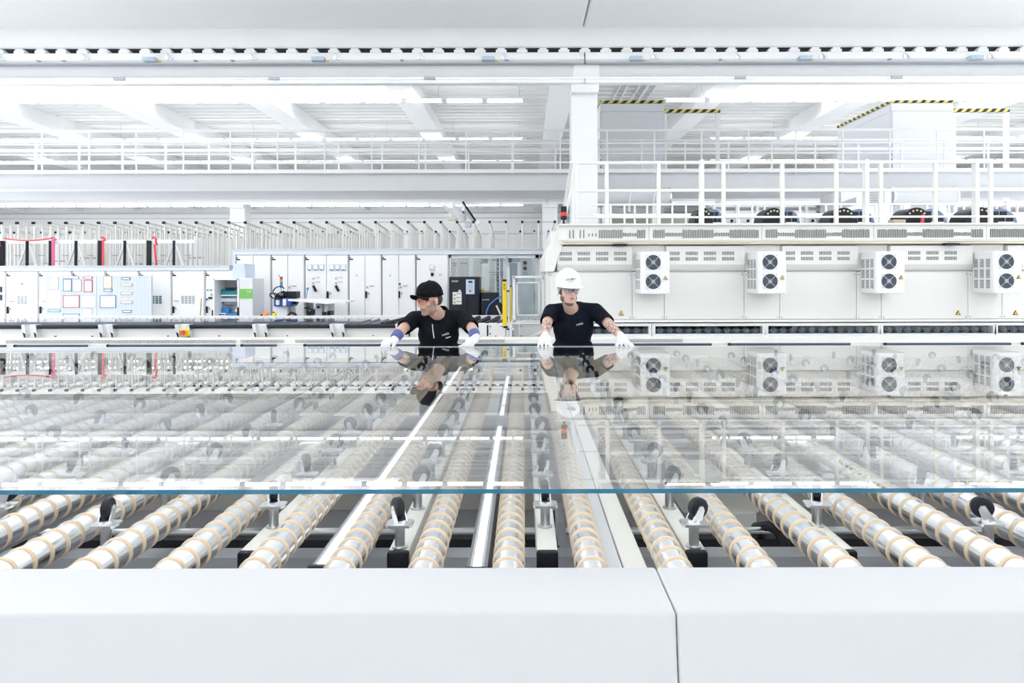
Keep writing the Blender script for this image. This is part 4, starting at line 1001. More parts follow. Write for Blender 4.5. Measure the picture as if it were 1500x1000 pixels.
# blowers on the oven deck
DECK = z_(328, YG) + .003
BLG = mat('blue_grey_casting', (.17, .23, .34), .4, .2, var=.15)
def blower(px0, px1, label, extra=None):
    Yb = 9.6; k = Yb / 1000
    xa = (px0 - 768) * k; xb = (px1 - 768) * k
    w = xb - xa
    t = thing('blower', label, 'blower', 'black blowers on the oven deck', ((xa + xb) / 2, Yb, DECK))
    zt = W(0, 305, Yb).z; R = .42; rx = w * .30
    def arch(cx, rx_, ztop, n=14): return [(cx + rx_ * math.cos(PI * i / n), DECK + (ztop - DECK) * math.sin(PI * i / n) ** .75) for i in range(n + 1)]
    c1 = xa + rx
    MB().prism(arch(c1, rx, zt), 1, Yb, Yb + .38).build('housing', DARK, t, smooth=True)
    for i in range(2, 9):
        a = PI * i / 10
        MB().disc((c1 + rx * .86 * math.cos(a), Yb - .001, DECK + (zt - DECK) * .88 * math.sin(a) ** .75), (0, -1, 0), .014, .009, 8).build('bolt', mat_bolt, t)
    c2 = xb - w * .33
    MB().prism(arch(c2, w * .33, zt - .012), 1, Yb + .07, Yb + .35).build('motor', BLG, t, smooth=True)
    m = MB()
    for j in range(3):
        for i in range(3 - (j == 2)):
            z0 = DECK + .05 + .09 * j; x0 = c2 - w * .22 + w * .15 * i + w*.04*j
            if z0 + .055 < zt - .035: m.box((x0, Yb + .06, z0), (x0 + w * .115, Yb + .09, z0 + .052))
    m.build('motor_slots', BLACK, t)
    for j in range(4):
        z0 = DECK + .03 + .09 * j
        if z0 < zt - .07: MB().box((c2 - w * .26 + .042*j, Yb + .05, z0), (c2 + w * .28 - .035 * j, Yb + .08, z0 + .014)).build('motor_fin', ALU, t)
mat_bolt = mat('brass_bolt', (.62, .55, .38), .4, .5)
for (a, b), l in zip(((1017, 1064), (1116, 1176), (1215, 1286), (1322, 1393), (1413, 1497)), ('partly behind the first thick railing post', 'second along the deck from the concrete column', 'third along the deck, below the louvred duct', 'fourth along the deck, beside a red plate', 'last along the deck, at the picture edge')):
    blower(a, b, 'black blower with bolted rim, ' + l)
o = MB().prism([(W(1346, 0, 9.53).x, DECK), (W(1351, 0, 9.53).x, DECK), (W(1353, 0, 9.53).x, W(0, 315, 9.53).z), (W(1350, 0, 9.53).x, W(0, 315, 9.53).z)], 1, 9.5, 9.53).build('red_plate', RED, loc=(W(1348, 0, 9.53).x, 13.5, DECK)); tag(o, 'narrow red plate leaning on the fourth blower', 'plate')
o = MB().pbox(1309, 322.5, 1327, 333, 9.35, .14).build('cardboard_box', mat('cardboard', (.50, .44, .32), .7), loc=W(1318, 333, 9.35)); tag(o, 'small beige cardboard box on the oven deck between two blowers', 'box')
# ducts behind the oven deck
def duct(px0, px1, py, Y, r, label, bends=()):
    t = thing('duct', label, 'duct', 'pipes behind the oven deck', W((px0 + px1) / 2, py, Y))
    MB().cyl(W(px0, py, Y), W(px1, py, Y), r, n=24).build('pipe', LGREY, t, smooth=True)
    for px in (px0, px1): MB().cyl(W(px - 1.5, py, Y), W(px + 1.5, py, Y), r * 1.06, n=24).build('flange', ALU, t, smooth=True)
    for px in bends: MB().tube([W(px, py + 20, Y - r - .05), W(px, py + 4, Y - r - .08), W(px + 1, py - 4, Y - r - .05), W(px + 4, py - 9, Y - r + .1)], .022, 8).build('conduit', WHITE, t, smooth=True)
    for px in (px0 + 20, px1 - 20): MB().box((W(px, 0, Y).x - .08, Y - .1, 0), (W(px, 0, Y).x + .08, Y + .1, W(0, py, Y).z)).build('support', WHITE, t)
duct(868, 980, 290, 14.5, .21, 'wide light grey pipe between the concrete column and the first thick rail post', (922, 957))
duct(1305, 1397, 289, 14.5, .19, 'wide light grey pipe behind the fourth and last blowers')
def plain(name, label, cat, m, boxes, Y, d):
    t = thing(name, label, cat, None, (W(boxes[0][0], 0, Y).x, Y, 0))
    for b in boxes: MB().pbox(*b, Y, d).build('panel', m, t, bevel=.004)
    b = boxes[-1]; MB().box((W(b[0] + 1, 0, Y).x, Y + .02, 0), (W(b[2] - 1, 0, Y).x, Y + d - .02, W(0, b[3], Y).z + .01)).build('base', m, t)
    return t
t = plain('duct_box', 'white louvred duct box standing behind the third blower', 'duct', WHITE, [(1232, 280, 1306, 345)], 14.2, 1.0)
for k in range(7): MB().pbox(1272, 282 + 3 * k, 1296, 283.4 + 3 * k, 14.18, .05).build('louvre', GREY, t)
for k in range(4): MB().bar(W(1228 , 300 + 2.6 * k, 14.18), W(1228 + 26 , 291 + 2.6 * k, 14.18), .03).build('louvre', GREY, t)
t = plain('tank', 'long olive grey tank behind the deck railing near the concrete column', 'tank', mat('olive_grey', (.40, .40, .34), .5, var=.1), [(880, 318, 1030, 345)], 14.95, .3)
t = plain('pipe_rack', 'white pipe rack with small dark sockets behind the deck railing', 'rack', WHITE, [(1040, 300, 1196, 304), (1040, 309, 1196, 313), (1040, 321, 1196, 345)], 15.0, .3)
for px in (1045, 1078, 1108, 1180): MB().pbox(px, 300, px + 4, 345, 14.95, .08).build('post', WHITE, t)
for px in (1071, 1095, 1190): MB().pbox(px, 322, px + 3, 326, 14.9, .05).build('socket', DARK, t)
t = plain('pipe_rack', 'white pipe rack behind the last blower on the oven deck', 'rack', WHITE, [(1395, 300, 1560, 304), (1395, 312, 1560, 318)], 15.0, .3)
for px in (1400, 1430, 1478): MB().box((W(px, 0, 14.9).x - .04, 14.9, 0), (W(px, 0, 14.9).x + .04, 15.0, W(0, 296, 14.9).z)).build('post', WHITE, t)
# ------------------------------------------------------------------ tall exhaust boxes with hazard tape
def exhaust(px0, px1, Y, depth, label):
    xa, xb = W(px0, 0, Y).x, W(px1, 0, Y).x; zt = W(0, 147.5, Y).z
    PALE = mat('exhaust_panel', (.76, .775, .80), .5, var=.012)
    t = thing('exhaust_box', label, 'duct', 'exhaust boxes with hazard tape', ((xa + xb) / 2, Y, 0))
    MB().box((xa + .01, Y + .02, 0), (xb - .01, Y + depth, zt - .02)).build('body', PALE, t)
    MB().box((xa, Y, zt - .28), (xb, Y + .04, zt - .08)).build('panel', PALE, t, bevel=.004)
    MB().box((xa + .03, Y, 2.9), (xb, Y + .04, zt - .288)).build('panel', PALE, t, bevel=.004)
    MB().box((xa - .005, Y + .05, zt - .28), (xa + .03, Y + depth, zt - .08)).build('panel', PALE, t)
    MB().box((xa - .005, Y + .05, 2.9), (xa + .03, Y + depth, zt - .288)).build('panel', PALE, t)
    MB().box((xa - .02, Y - .015, zt - .073), (xb + .02, Y + .03, zt)).build('hazard_tape', HAZARD, t)
    MB().box((xa - .02, Y + .03, zt - .073), (xa + .01, Y + depth, zt)).build('hazard_tape', HAZARD, t)
    m = MB(); z = 3.5
    while z < 5.1: m.box((xa - .01, Y - .01, z), (xa + .025, Y + .02, z + .07)); z += .16
    m.build('hinge', GREY, t, kind='stuff')
    # low gantry with tape beside it
    Yg = 18.55; x2 = W(px1 + 80, 0, Yg).x; x1 = W(px1, 0, Yg).x
    g = thing('tape_gantry', 'white gantry post and hazard taped bar beside the ' + ('exhaust box next to the concrete column' if px0 < 1000 else 'outer exhaust box'), 'gantry', None, (x2, Yg, 0))
    zg = W(0, 162.5, Yg).z
    MB().box((x1 + .02, Yg, zg - .05), (x2 + .05, Yg + .08, zg + .04)).build('hazard_bar', HAZARD, g)
    MB().box((x2 - .06, Yg + .01, 0), (x2 + .04, Yg + .11, zg - .06)).build('post', WHITE, g)
    MB().bar((x1 + .06, Yg + .06, 3.7), (x1 + .06, Yg + .06, zg - .06), .06).build('post', WHITE, g)
exhaust(880, 973, 17.4, 2.6, 'tall pale exhaust box with hazard tape next to the concrete column')
exhaust(1306.5, 1397, 17.4, 3.0, 'tall pale exhaust box with hazard tape farther along the oven')
for i, (px, lab) in enumerate(((905, 'first grey cable ladder under the roof above the exhaust box'), (931, 'second grey cable ladder, beside the first'), (943, 'third grey cable ladder, beside the second'))):
    t = thing('cable_ladder', lab, 'tray', 'cable ladders under the roof', (W(px, 0, 17).x, 17, 8.3))
    x = W(px - 4, 145, 27).x; z = 8.35
    MB().box((x - .16, 17, z), (x - .11, 30, z + .1)).box((x + .11, 17, z), (x + .16, 30, z + .1)).build('side_rail', LGREY, t)
    m = MB(); y = 17
    while y < 30: m.box((x - .11, y, z + .02), (x + .11, y + .05, z + .05)); y += .4
    m.build('rung', ALU, t, kind='stuff')
# ------------------------------------------------------------------ the two workers
SKIN = mat('skin', (.66, .43, .34), .5, var=.05, scale=20)
SKIN2 = mat('pale_skin', (.70, .47, .385), .5, var=.05, scale=20)
STUB = mat('beard_stubble', (.36, .24, .19), .65, var=.25, scale=160)
STUB2 = mat('dark_beard', (.20, .125, .10), .7, var=.3, scale=160)
LIPS = mat('lips', (.50, .22, .19), .45)
HAIR = mat('dark_hair', (.035, .024, .018), .6, var=.3, scale=60)
SHIRT = mat('black_cotton', (.008, .009, .013), .9, var=.3, scale=14, bump=.3, spec=.12)
SHIRT2 = mat('navy_black_cotton', (.007, .009, .017), .9, var=.3, scale=14, bump=.3, spec=.12)
TROU = mat('dark_trousers', (.02, .022, .03), .85, var=.2, scale=12)
SHOE = mat('black_shoe', (.012, .012, .013), .5)
GLOVE = mat('white_glove', (.74, .74, .765), .8, var=.03, scale=60, bump=.2)
CAPM = mat('black_cap', (.008, .008, .011), .85, var=.25, scale=30, bump=.2, spec=.15)
HELM = mat('white_helmet', (.88, .89, .91), .25, var=.008)
CUFF = mat('blue_cuff', (.10, .13, .34), .75, var=.3, scale=60)
EYEW = mat('eye_white', (.75, .73, .71), .2); IRIS = mat('iris', (.05, .035, .03), .2)
TATT = mat('tattooed_skin', (.56, .38, .31), .5, var=.03)
def tattoo():
    nt = TATT.node_tree; N = nt.nodes; L = nt.links
    wv = N.new('ShaderNodeTexVoronoi'); wv.feature = 'DISTANCE_TO_EDGE'; wv.inputs['Scale'].default_value = 26
    tc = N.new('ShaderNodeTexCoord'); L.new(tc.outputs['Object'], wv.inputs['Vector'])
    lt = N.new('ShaderNodeMath'); lt.operation = 'LESS_THAN'; lt.inputs[1].default_value = .075; L.new(wv.outputs['Distance'], lt.inputs[0])
    mx = N.new('ShaderNodeMix'); mx.data_type = 'RGBA'; mx.inputs[6].default_value = (.66, .44, .36, 1); mx.inputs[7].default_value = (.22, .17, .17, 1)
    L.new(lt.outputs[0], mx.inputs[0]); L.new(mx.outputs[2], N['Principled BSDF'].inputs['Base Color'])
tattoo()
LENS = glass_mat('spectacle_lens', (.80, .84, .94), boost=1.6)
LENSO = glass_mat('orange_lens', (.97, .76, .66), boost=1.3)
def capsule(m, p0, p1, r0, r1):
    p0 = Vector(p0); p1 = Vector(p1)
    m.sphere(p0, r0, 14, 8); m.sphere(p1, r1, 14, 8); m.cyl(p0, p1, r0, r1, n=14)
def chain(m, pts, rs):
    for i in range(len(pts) - 1): capsule(m, pts[i], pts[i+1], rs[i], rs[i+1])
def blob(m, name, mats, parent, voxel, smooth=4, cls=None, cut=None):
    me = bpy.data.meshes.new('tmp'); me.from_pydata(m.v, [], m.f)
    bm = bmesh.new(); bm.from_mesh(me); bmesh.ops.recalc_face_normals(bm, faces=bm.faces); bm.to_mesh(me); bm.free()
    o = bpy.data.objects.new('tmp', me); COL.objects.link(o)
    r = o.modifiers.new('r', 'REMESH'); r.mode = 'VOXEL'; r.voxel_size = voxel
    s = o.modifiers.new('s', 'SMOOTH'); s.factor = .5; s.iterations = smooth
    me2 = bpy.data.meshes.new_from_object(o.evaluated_get(bpy.context.evaluated_depsgraph_get()))
    bpy.data.objects.remove(o)
    if cut:
        bm = bmesh.new(); bm.from_mesh(me2)
        bmesh.ops.delete(bm, geom=[v for v in bm.verts if cut(v.co)], context='VERTS'); bm.to_mesh(me2); bm.free()
    me2.materials.clear()
    for k in mats: me2.materials.append(k)
    for p in me2.polygons:
        p.use_smooth = True
        p.material_index = cls(p.center) if cls else 0
    off = Vector(root_of(parent).location)
    me2.transform(Matrix.Translation(-off)); me2.name = name
    o = bpy.data.objects.new(name, me2); return _link(o, parent)
class Head:
    def __init__(s, c, yaw, pitch, roll=0):
        R = Matrix.Rotation(yaw, 3, 'Z') @ Matrix.Rotation(pitch, 3, 'X') @ Matrix.Rotation(roll, 3, 'Y')
        s.c = Vector(c); s.R = R        # local: x to the person's left-in-picture, y back, z up; faces -y
    def p(s, x, y, z): return s.c + s.R @ Vector((x, -y, z))     # y forward
    def inv(s, w): q = s.R.transposed() @ (Vector(w) - s.c); return Vector((q.x, -q.y, q.z))
    def ell(s, m, c, r, n=14, k=9): m.sphere(s.p(*c), r, n, k, s.R)
def head_mesh(m, H, lean=0):
    E = lambda c, r: H.ell(m, c, r)
    E((0, -.016, .034), (.076, .094, .088)); E((0, .02, -.012), (.067, .068, .090)); E((0, .034, -.058), (.052, .055, .052))
    E((0, .066, -.092), (.026, .024, .022)); E((0, .05, -.085), (.044, .032, .026))
    for s in (-1, 1):
        E((s * .050, .010, -.060), (.020, .038, .034)); E((s * .043, .062, -.016), (.022, .022, .020))
        E((s * .030, .080, .026), (.026, .014, .0085)); E((s * .010, .103, -.029), (.0085, .011, .008))
        E((s * .078, -.006, -.004), (.010, .021, .033)); E((s * .081, -.008, .012), (.010, .018, .016))
    E((0, .074, .040), (.052, .024, .030))
    capsule(m, H.p(0, .090, .014), H.p(0, .112, -.022), .0075, .0125)
    E((0, .086, -.050), (.024, .012, .010)); E((0, .089, -.0555), (.021, .011, .0052)); E((0, .086, -.0655), (.018, .011, .0062))
def glove(parent, wrist, knuck, tips, thumb, normal, name='glove', cuffr=.036):
    # wrist, knuckle-row centre; tips: list of 4 finger polylines from the knuckles; thumb polyline
    m = MB(); w = Vector(wrist); k = Vector(knuck)
    d = (k - w).normalized(); side = d.cross(Vector(normal)).normalized()
    for i in range(5):
        t = -1 + .5 * i
        capsule(m, w + side * .020 * t, k + side * .034 * t, .019, .0135)
    capsule(m, w - d * .022, w + d * .01, .031, .029)
    for f in tips: chain(m, f, [.0115, .0105, .0098, .0085][:len(f)])
    chain(m, thumb, [.016, .0135, .0115][:len(thumb)])
    blob(m, name, [GLOVE], parent, .0042, 3)
def fingers(k, d, side, n, lens, curls, spread=.012):
    # four curled fingers starting at the knuckle row k, along d, bending against n
    out = []
    for i in range(4):
        t = -1 + 2 * i / 3
        p = Vector(k) + side * (.034 * t); dd = (Vector(d) + side * spread * t * 6).normalized(); pts = [p]
        for j, L in enumerate((.45, .32, .25)):
            R = Matrix.Rotation(curls[j], 3, Vector(side).normalized()); dd = R @ dd
            p = p + dd * (lens[i] * L); pts.append(p)
        out.append(pts)
    return out
def add_eyes(par, H):
    for s in (-1, 1):
        o = MB().sphere(H.p(s * .031, .0755, .004), .0125, 12, 8).build('eye', EYEW, par, smooth=True)
        MB().sphere(H.p(s * .031 + .003, .0845, .004), .0052, 10, 6).build('iris', IRIS, o, smooth=True)
        b = MB(); b.tube([H.p(s * (.012 + .010 * k), .092 - .004 * k - .0022 * k * k, .025 + .004 * math.sin(k * .9)) for k in range(5)], .0034, 6); b.build('eyebrow', HAIR, par, smooth=True)
def spectacles(par, H, lens, frame_m, arm_m):
    g = MB()
    for s in (-1, 1):
        poly = []
        for k in range(16):
            a = 2 * PI * k / 16; u = .033 + .030 * math.copysign(abs(math.cos(a)) ** .6, math.cos(a)); v = .002 + .021 * math.copysign(abs(math.sin(a)) ** .7, math.sin(a))
            poly.append((s * u, .108 - .022 * (abs(u) / .06) ** 2, v))
        vs = [H.p(*q) for q in poly]; g.add(vs + [H.p(s * .033, .104, .002)], [(i, (i + 1) % 16, 16) for i in range(16)])
    gl_ = g.build('safety_glasses', lens, par, smooth=True)
    f = MB()
    for s in (-1, 1):
        f.tube([H.p(s * u, .110 - .022 * (abs(u) / .06) ** 2, .023 + .001 * i) for i, u in enumerate((.004, .02, .04, .058, .064))], .0036, 6)
        f.tube([H.p(s * .003, .108, -.006), H.p(s * .006, .111, .006), H.p(s * .004, .110, .02)], .003, 6)
    f.build('frame', frame_m, gl_, smooth=True)
    for s in (-1, 1):
        MB().tube([H.p(s * .064, .086, .016), H.p(s * .073, .06, .015), H.p(s * .080, .02, .013), H.p(s * .083, -.02, .008)], .004, 6).build('temple', arm_m, gl_, smooth=True)
def torso(m, cx, Y, sh, infl, zs):
    # sh: the two shoulder joints; zs: heights of pelvis, waist, chest
    (xl, yl, zl), (xr, yr, zr) = sh
    mx = (xl + xr) / 2
    I = infl
    m.sphere((cx, Y + .05, zs[0]), (.168 + I, .115 + I, .12 + I), 18, 10)
    m.sphere((cx, Y + .03, zs[1]), (.150 + I, .110 + I, .14 + I), 18, 10)
    m.sphere(((cx + mx) / 2, Y, zs[2]), (.165 + I, .118 + I, .15 + I), 18, 10)
    zt = (zl + zr) / 2
    m.sphere((mx, yl - .01, zt - .075), (.160 + I, .105 + I, .105 + I), 18, 10)
    for p in sh: capsule(m, (mx, yl, zt + .01), p, .066 + I, .058 + I)
    capsule(m, (mx - .05, yl + .01, zt + .035), (mx + .05, yl + .01, zt + .035), .042 + I, .042 + I)
def legs(par, cx, Y, spread):
    m = MB(); b = MB()
    for s in (-1, 1):
        hip = (cx + s * .085, Y + .05, .86); knee = (cx + s * spread * .7, Y + .01, .48); ank = (cx + s * spread, Y + .08, .09)
        chain(m, [hip, knee, ank], [.098, .068, .054])
        capsule(b, (cx + s * spread, Y + .10, .045), (cx + s * (spread + .02), Y - .10, .035), .045, .040); b.box((cx + s * spread - .045, Y - .14, 0), (cx + s * spread + .05, Y + .15, .02))
    m.sphere((cx, Y + .05, .88), (.172, .125, .125), 18, 10)
    blob(m, 'trousers', [TROU], par, .014, 4)
    blob(b, 'shoes', [SHOE], par, .009, 3)
def worker(name, label, cx, Y, H, sh, el, wr, skin, beard, shirtm, beardfn, tat=False, neck=None):
    par = thing(name, label, 'person', None, (cx, Y + .05, 0))
    zs = (.92, 1.05, sh[0][2] - .13)
    nb = Vector(neck)
    m = MB(); head_mesh(m, H)
    capsule(m, H.p(0, -.022, -.055), nb, .054, .060); capsule(m, H.p(0, .0, -.07), nb + Vector((0, -.015, 0)), .045, .052)
    torso(m, cx, Y, sh, 0, zs)
    for s, e, w in zip(sh, el, wr):
        chain(m, [s, e, w], [.056, .042, .028])
        f = Vector(e).lerp(Vector(w), .3); capsule(m, e, f, .042, .044)
        capsule(m, w, Vector(w) + (Vector(w) - Vector(e)).normalized() * .012, .026, .022)
    def cls(c):
        q = H.inv(c)
        if abs(q.x) < .095 and -.13 < q.z < .14 and q.y > -.12 and q.length < .16:
            if abs(q.x) < .021 and q.y > .088 and -.071 < q.z < -.050: return 2
            return 1 if beardfn(q) else 0
        if tat:
            for e, w in zip(el, wr):
                a = Vector(e); b = Vector(w); t = (Vector(c) - a).dot(b - a) / (b - a).length_squared
                if .12 < t < .80 and (Vector(c) - a.lerp(b, t)).length < .06: return 3
        return 0
    body = blob(m, 'body', [skin, beard, LIPS, TATT], par, .0058, 3, cls)
    m = MB(); torso(m, cx, Y, sh, .012, zs)
    for s, e in zip(sh, el):
        e2 = Vector(s).lerp(Vector(e), .86); chain(m, [s, e2], [.072, .064])
    ends = [(Vector(s).lerp(Vector(e), .86), (Vector(e) - Vector(s)).normalized()) for s, e in zip(sh, el)]
    def cut(v):
        for p, d in ends:
            if (v - p).dot(d) > .01 and (v - p).length < .1: return True
        n2 = nb + Vector((0, -.035, .045))
        return (v - n2).length < .070
    sh_o = blob(m, 'shirt', [shirtm], par, .0075, 6, cut=cut)
    so = sh_o.modifiers.new('cloth', 'SOLIDIFY'); so.thickness = .006; so.offset = -1
    legs(par, cx, Y, .13)
    add_eyes(par, H)
    bv = BVHTree.FromPolygons([v.co + Vector(par.location) for v in sh_o.data.vertices], [p.vertices[:] for p in sh_o.data.polygons])
    n2 = nb + Vector((0, -.035, .045)) - Vector(par.location)
    bm = bmesh.new(); bm.from_mesh(sh_o.data)
    loop = [v.co.copy() for v in bm.verts if v.is_boundary and (v.co - n2).length < .085]; bm.free()
    loop.sort(key=lambda q: math.atan2(q.y - n2.y, q.x - n2.x))
    loop = [sum((loop[(i + d) % len(loop)] for d in (-3, -2, -1, 0, 1, 2, 3)), Vector()) / 7 + Vector(par.location) for i in range(0, len(loop), 2)]
    return par, sh_o, bv, nb, loop
# --- the worker in the black cap, looking to the whiteboards
H1 = Head(W(629.5, 440.5, 5.58), -math.radians(47), math.radians(7), 0)
sh1 = [W(607, 467, 5.80), W(679, 466, 5.80)]
el1 = [W(590, 481, 5.56), W(692, 481, 5.56)]
wr1 = [W(577, 496, 5.41), W(696, 494, 5.40)]
def beard1(q): return q.z < -.030 and q.y > -.012 and not (q.z > -.045 and abs(q.x) < .045) and q.z > -.125 or (q.z < .0 and abs(q.x) > .05 and .0 < q.y < .045)
p1, s1, bv1, nb1, lp1 = worker('person', 'person in black cap and black polo shirt leaning on the glass, looking sideways', W(641, 0, 5.78).x, 5.80, H1, sh1, el1, wr1, SKIN, STUB, SHIRT, beard1, neck=W(643, 462, 5.76))
# cap
m = MB(); H1.ell(m, (0, -.016, .050), (.090, .110, .118), 24, 14); H1.ell(m, (0, .030, .072), (.080, .080, .090), 20, 12)
def capcut(v): return H1.inv(v).z < .034
blob(m, 'cap', [CAPM], p1, .006, 3, cut=capcut).modifiers.new('c', 'SOLIDIFY').thickness = .004
cp = CH[p1.name][-1]
vis = MB(); n = 12; top = []; bot = []
for i in range(n + 1):
    a = PI * i / n; x = .080 * math.cos(a)
    top.append(H1.p(x, .104 - .6 * x * x / .08, .054 - .14 * x * x / .08)); bot.append(H1.p(x * 1.02, .070 + .098 * math.sin(a) ** .7, .036 + .040 * math.sin(a) - .22 * x * x / .08))
vis.add(top + bot + [v + Vector((0, 0, -.005)) for v in top + bot], [(i, i+1, n+2+i, n+1+i) for i in range(n)] + [(2*n+2+i, 3*n+3+i, 3*n+4+i, 2*n+3+i) for i in range(n)] + [(n+1+i, n+2+i, 3*n+4+i, 3*n+3+i) for i in range(n)])
vis.build('visor', CAPM, cp, smooth=True)
MB().sphere(H1.p(0, -.014, .165), .008).build('cap_button', CAPM, cp, smooth=True)
hm = MB(); H1.ell(hm, (0, -.030, .010), (.0805, .086, .072), 18, 10)
blob(hm, 'hair', [HAIR], p1, .006, 2, cut=lambda v: (lambda q: q.y > .012 or q.z < -.04 or (q.z < .012 and q.y > -.035 and abs(q.x) > .05 and q.y > -.03))(H1.inv(v)))
spectacles(p1, H1, LENSO, mat('orange_frame', (.62, .10, .05), .35), mat('red_orange_temple', (.70, .12, .05), .35))
# polo collar, placket and print
c = MB(); cen = sum(lp1, Vector()) / len(lp1); n = len(lp1); vs = []
gap = [abs(math.atan2(q.x - cen.x, -(q.y - cen.y))) < .30 for q in lp1]     # open at the throat
for q in lp1:
    o_ = (q - cen); o_.z = 0; L_ = o_.length; o_.normalize(); fr_ = max(0, -o_.y)
    vs += [q - o_ * .010 + Vector((0, 0, .022 - .020 * fr_)), q + o_ * .004 + Vector((0, 0, .026 - .020 * fr_)), q + o_ * .026 + Vector((0, -.004, -.016 - .020 * fr_))]
c.add(vs, [f for i in range(n) if not gap[i] for f in ((3*i, 3*i+1, 3*((i+1) % n)+1, 3*((i+1) % n)), (3*i+1, 3*i+2, 3*((i+1) % n)+2, 3*((i+1) % n)+1))])
co = c.build('collar', SHIRT, s1, smooth=True); cs = co.modifiers.new('c', 'SOLIDIFY'); cs.thickness = .003
def on_shirt(bv, px, py, Y, lift=.003):
    o = Vector((0, 0, CZ)); o.y = 0
    d = (W(px, py, Y) - o).normalized(); h = bv.ray_cast(o, d)
    return (h[0] - d * lift) if h[0] is not None else W(px, py, Y)
pl = MB(); P = [on_shirt(bv1, x, y, 5.65) for x, y in ((633.2, 474.5), (633.6, 480), (634.4, 487), (635.6, 495))]
pl.tube(P, .0036, 6); pl.build('placket_edge', TEXTW, s1, smooth=True)
text('sedak', .026, on_shirt(bv1, 652.4, 489.0, 5.65), TEXTW, s1, 'chest_print', .26, hit=bv1, depth=.0008)
c2 = on_shirt(bv1, 655.3, 493.9, 5.65)
m = MB()
for u, w_ in ((-.026, .006), (-.014, .005), (-.008, .005), (-.002, .004), (.003, .006), (.010, .005), (.016, .004), (.021, .006)):
    q = c2 + Vector((u, -.002, u * .30)); m.box(q + Vector((0, 0, -.0045)), q + Vector((w_ * .85, .003, .0045)))
m.build('chest_print', TEXTW, s1)
# gloves and blue cuffs
for s, (w, e) in enumerate(zip(wr1, el1)):
    w = Vector(w); e = Vector(e); d = (w - e).normalized()
    cf = MB(); cf.lathe(w - d * .085, d, [(0, .043), (.004, .046), (.07, .040), (.074, .036)], 20); cf.build('cuff', CUFF, p1, smooth=True)
    if s == 0:   # hand closed over the glass edge, knuckles towards the eye
        k = W(567.5, 500.5, 5.325); n_ = Vector((0, -.3, .95)); dd = (k - w).normalized(); side = Vector((1, .15, 0)).normalized()
        fs = []
        for i in range(4):
            t = -1 + 2 * i / 3; b0 = k + Vector((.032 * t - .006, .0, -.004 * abs(t)))
            L = (.030, .036, .034, .026)[i]
            fs.append([b0, b0 + Vector((-.006 * t - .004, -L * .9, -.012)), b0 + Vector((-.008, -L * 1.1, -.036)), b0 + Vector((-.006, -L * .55, -.046))])
        th = [w + d * .01 + Vector((.03, -.01, 0)), k + Vector((.052, -.012, -.022)), k + Vector((.050, -.052, -.036))]
    else:
        k = W(689.5, 500.5, 5.32); 
        fs = []
        for i in range(4):
            t = -1 + 2 * i / 3; b0 = k + Vector((.030 * t + .008, -.004, .006 * (1 - abs(t))))
            L = (.026, .036, .036, .028)[i]
            fs.append([b0, b0 + Vector((-.014, -L * .9, -.010)), b0 + Vector((-.022, -L * 1.2, -.032)), b0 + Vector((-.014, -L * .6, -.045))])
        th = [w + d * .02 + Vector((-.03, -.01, 0)), k + Vector((-.055, -.005, -.026)), k + Vector((-.092, -.015, -.040))]
    glove(p1, w + d * .01, k, fs, th, (0, -.3, .95))
# --- the worker in the white hard hat
H2 = Head(W(832.5, 425.2, 5.58), math.radians(17), math.radians(4), 0)
sh2 = [W(808, 457, 5.82), W(872, 456, 5.82)]
el2 = [W(801, 473, 5.58), W(892, 475, 5.60)]
wr2 = [W(798.5, 492, 5.39), W(909, 492.5, 5.39)]
def beard2(q):
    jaw = q.z < -.028 and q.y > -.005 and q.z > -.13
    return (jaw and ((abs(q.x) > .052 and q.z < -.045) or q.z < -.098)) or (q.z < .012 and abs(q.x) > .062 and .005 < q.y < .026) or (q.z < -.078 and q.z > -.084 and abs(q.x) < .006 and q.y > .07)
p2, s2, bv2, nb2, lp2 = worker('person', 'person in white hard hat and black t-shirt with tattooed forearms and white gloves', W(840, 0, 5.8).x, 5.82, H2, sh2, el2, wr2, SKIN2, STUB2, SHIRT2, beard2, tat=True, neck=W(837, 455, 5.77))
m = MB(); H2.ell(m, (0, -.012, .062), (.108, .126, .118), 28, 16)
for k in (-1, 0, 1): m.tube([H2.p(.022 * k, .118 * math.cos(a) - .012, .062 + .116 * math.sin(a)) for a in [PI * (.12 + .76 * i / 12) for i in range(13)]], .006, 6)
hh = blob(m, 'hard_hat', [HELM], p2, .006, 2, cut=lambda v: H2.inv(v).z < .042)
hh.modifiers.new('c', 'SOLIDIFY').thickness = .004
br_ = MB(); n = 32; a0 = []; a1 = []
for i in range(n):
    a = 2 * PI * i / n; cx_, sy_ = math.cos(a), math.sin(a)
    ext = .012 + .042 * max(0, sy_) ** 1.5
    a0.append(H2.p(.104 * cx_, .122 * sy_ - .012, .049)); a1.append(H2.p((.104 + ext * .7) * cx_, (.122 + ext) * sy_ - .012, .041 - .010 * max(0, sy_)))
br_.add(a0 + a1 + [v + Vector((0, 0, -.004)) for v in a0 + a1], [(i, (i+1) % n, n + (i+1) % n, n + i) for i in range(n)] + [(2*n+i, 3*n+i, 3*n+(i+1) % n, 2*n+(i+1) % n) for i in range(n)] + [(n+i, n+(i+1) % n, 3*n+(i+1) % n, 3*n+i) for i in range(n)])
br_.build('brim', HELM, hh, smooth=True)
bvh = BVHTree.FromPolygons([v.co + Vector(p2.location) for v in hh.data.vertices], [p.vertices[:] for p in hh.data.polygons])
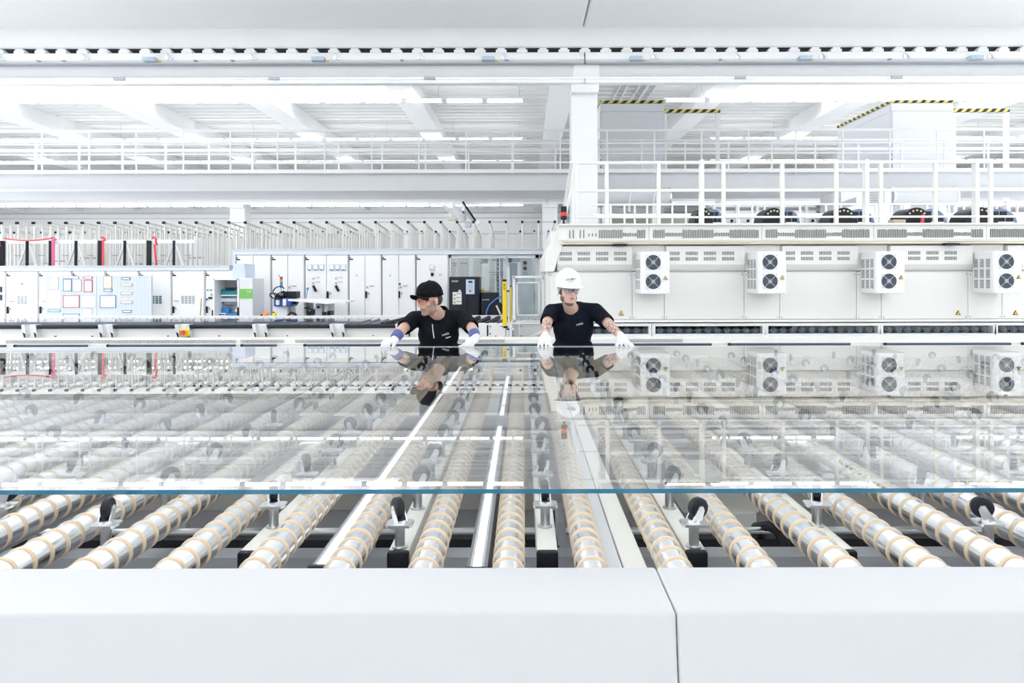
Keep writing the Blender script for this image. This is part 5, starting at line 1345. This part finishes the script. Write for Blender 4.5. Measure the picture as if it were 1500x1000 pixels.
text('UH-IBN', .024, on_shirt(bvh, 835.5, 409.3, 5.5), DARK, hh, 'hat_print', .12, hit=bvh, depth=.0008)
q0 = on_shirt(bvh, 836.2, 412.2, 5.5); m = MB()
for u in (-.017, -.010, -.003, .004, .011, .018): m.box(q0 + Vector((u - .0025, -.003, u * .12 - .002)), q0 + Vector((u + .0025, .004, u * .12 + .002)))
m.build('hat_print', GREY, hh)
MB().tube([H2.p(-.082, .03, .034), H2.p(-.088, -.0, -.02), H2.p(-.085, -.02, -.045)], .004, 6).build('chin_strap_clip', LGREY, hh, smooth=True)
hm = MB(); H2.ell(hm, (0, -.028, .010), (.081, .090, .070), 18, 10)
blob(hm, 'hair', [HAIR], p2, .006, 2, cut=lambda v: (lambda q: q.y > .022 or q.z < -.045 or (q.z < .0 and q.y > -.03 and abs(q.x) > .05))(H2.inv(v)))
spectacles(p2, H2, LENS, mat('dark_blue_frame', (.03, .03, .10), .3), mat('clear_blue_temple', (.35, .40, .62), .3))
cr = MB(); cr.tube(lp2 + lp2[:1], .0075, 8)
cr.build('neck_band', SHIRT2, s2, smooth=True)
text('sedak', .027, on_shirt(bv2, 849, 474.6, 5.65), TEXTB, s2, 'chest_print', .20, hit=bv2, depth=.0008)
for s, (w, e) in enumerate(zip(wr2, el2)):
    w = Vector(w); e = Vector(e); d = (w - e).normalized()
    k = W(796.5, 501.0, 5.31) if s == 0 else W(913.5, 501.0, 5.31)
    sx = -1 if s == 0 else 1
    fs = []
    for i in range(4):
        t = -1 + 2 * i / 3; b0 = k + Vector((.031 * t, 0, -.002 * abs(t)))
        L = (.052, .064, .062, .048)[i] if s == 0 else (.048, .062, .064, .052)[i]
        fan = .30 * t + (.0 if s == 0 else .55)
        fs.append([b0, b0 + Vector((fan * L * .5, -L * .45, -.010)), b0 + Vector((fan * L * .85, -L * .8, -.026)), b0 + Vector((fan * L, -L * .95, -.036))])
    th = [w + d * .02 + Vector((-sx * .03, -.01, 0)), k + Vector((-sx * .052, -.010, -.016)), k + Vector((-sx * .058, -.045, -.032))]
    glove(p2, w + d * .01, k, fs, th, (0, -.3, .95))
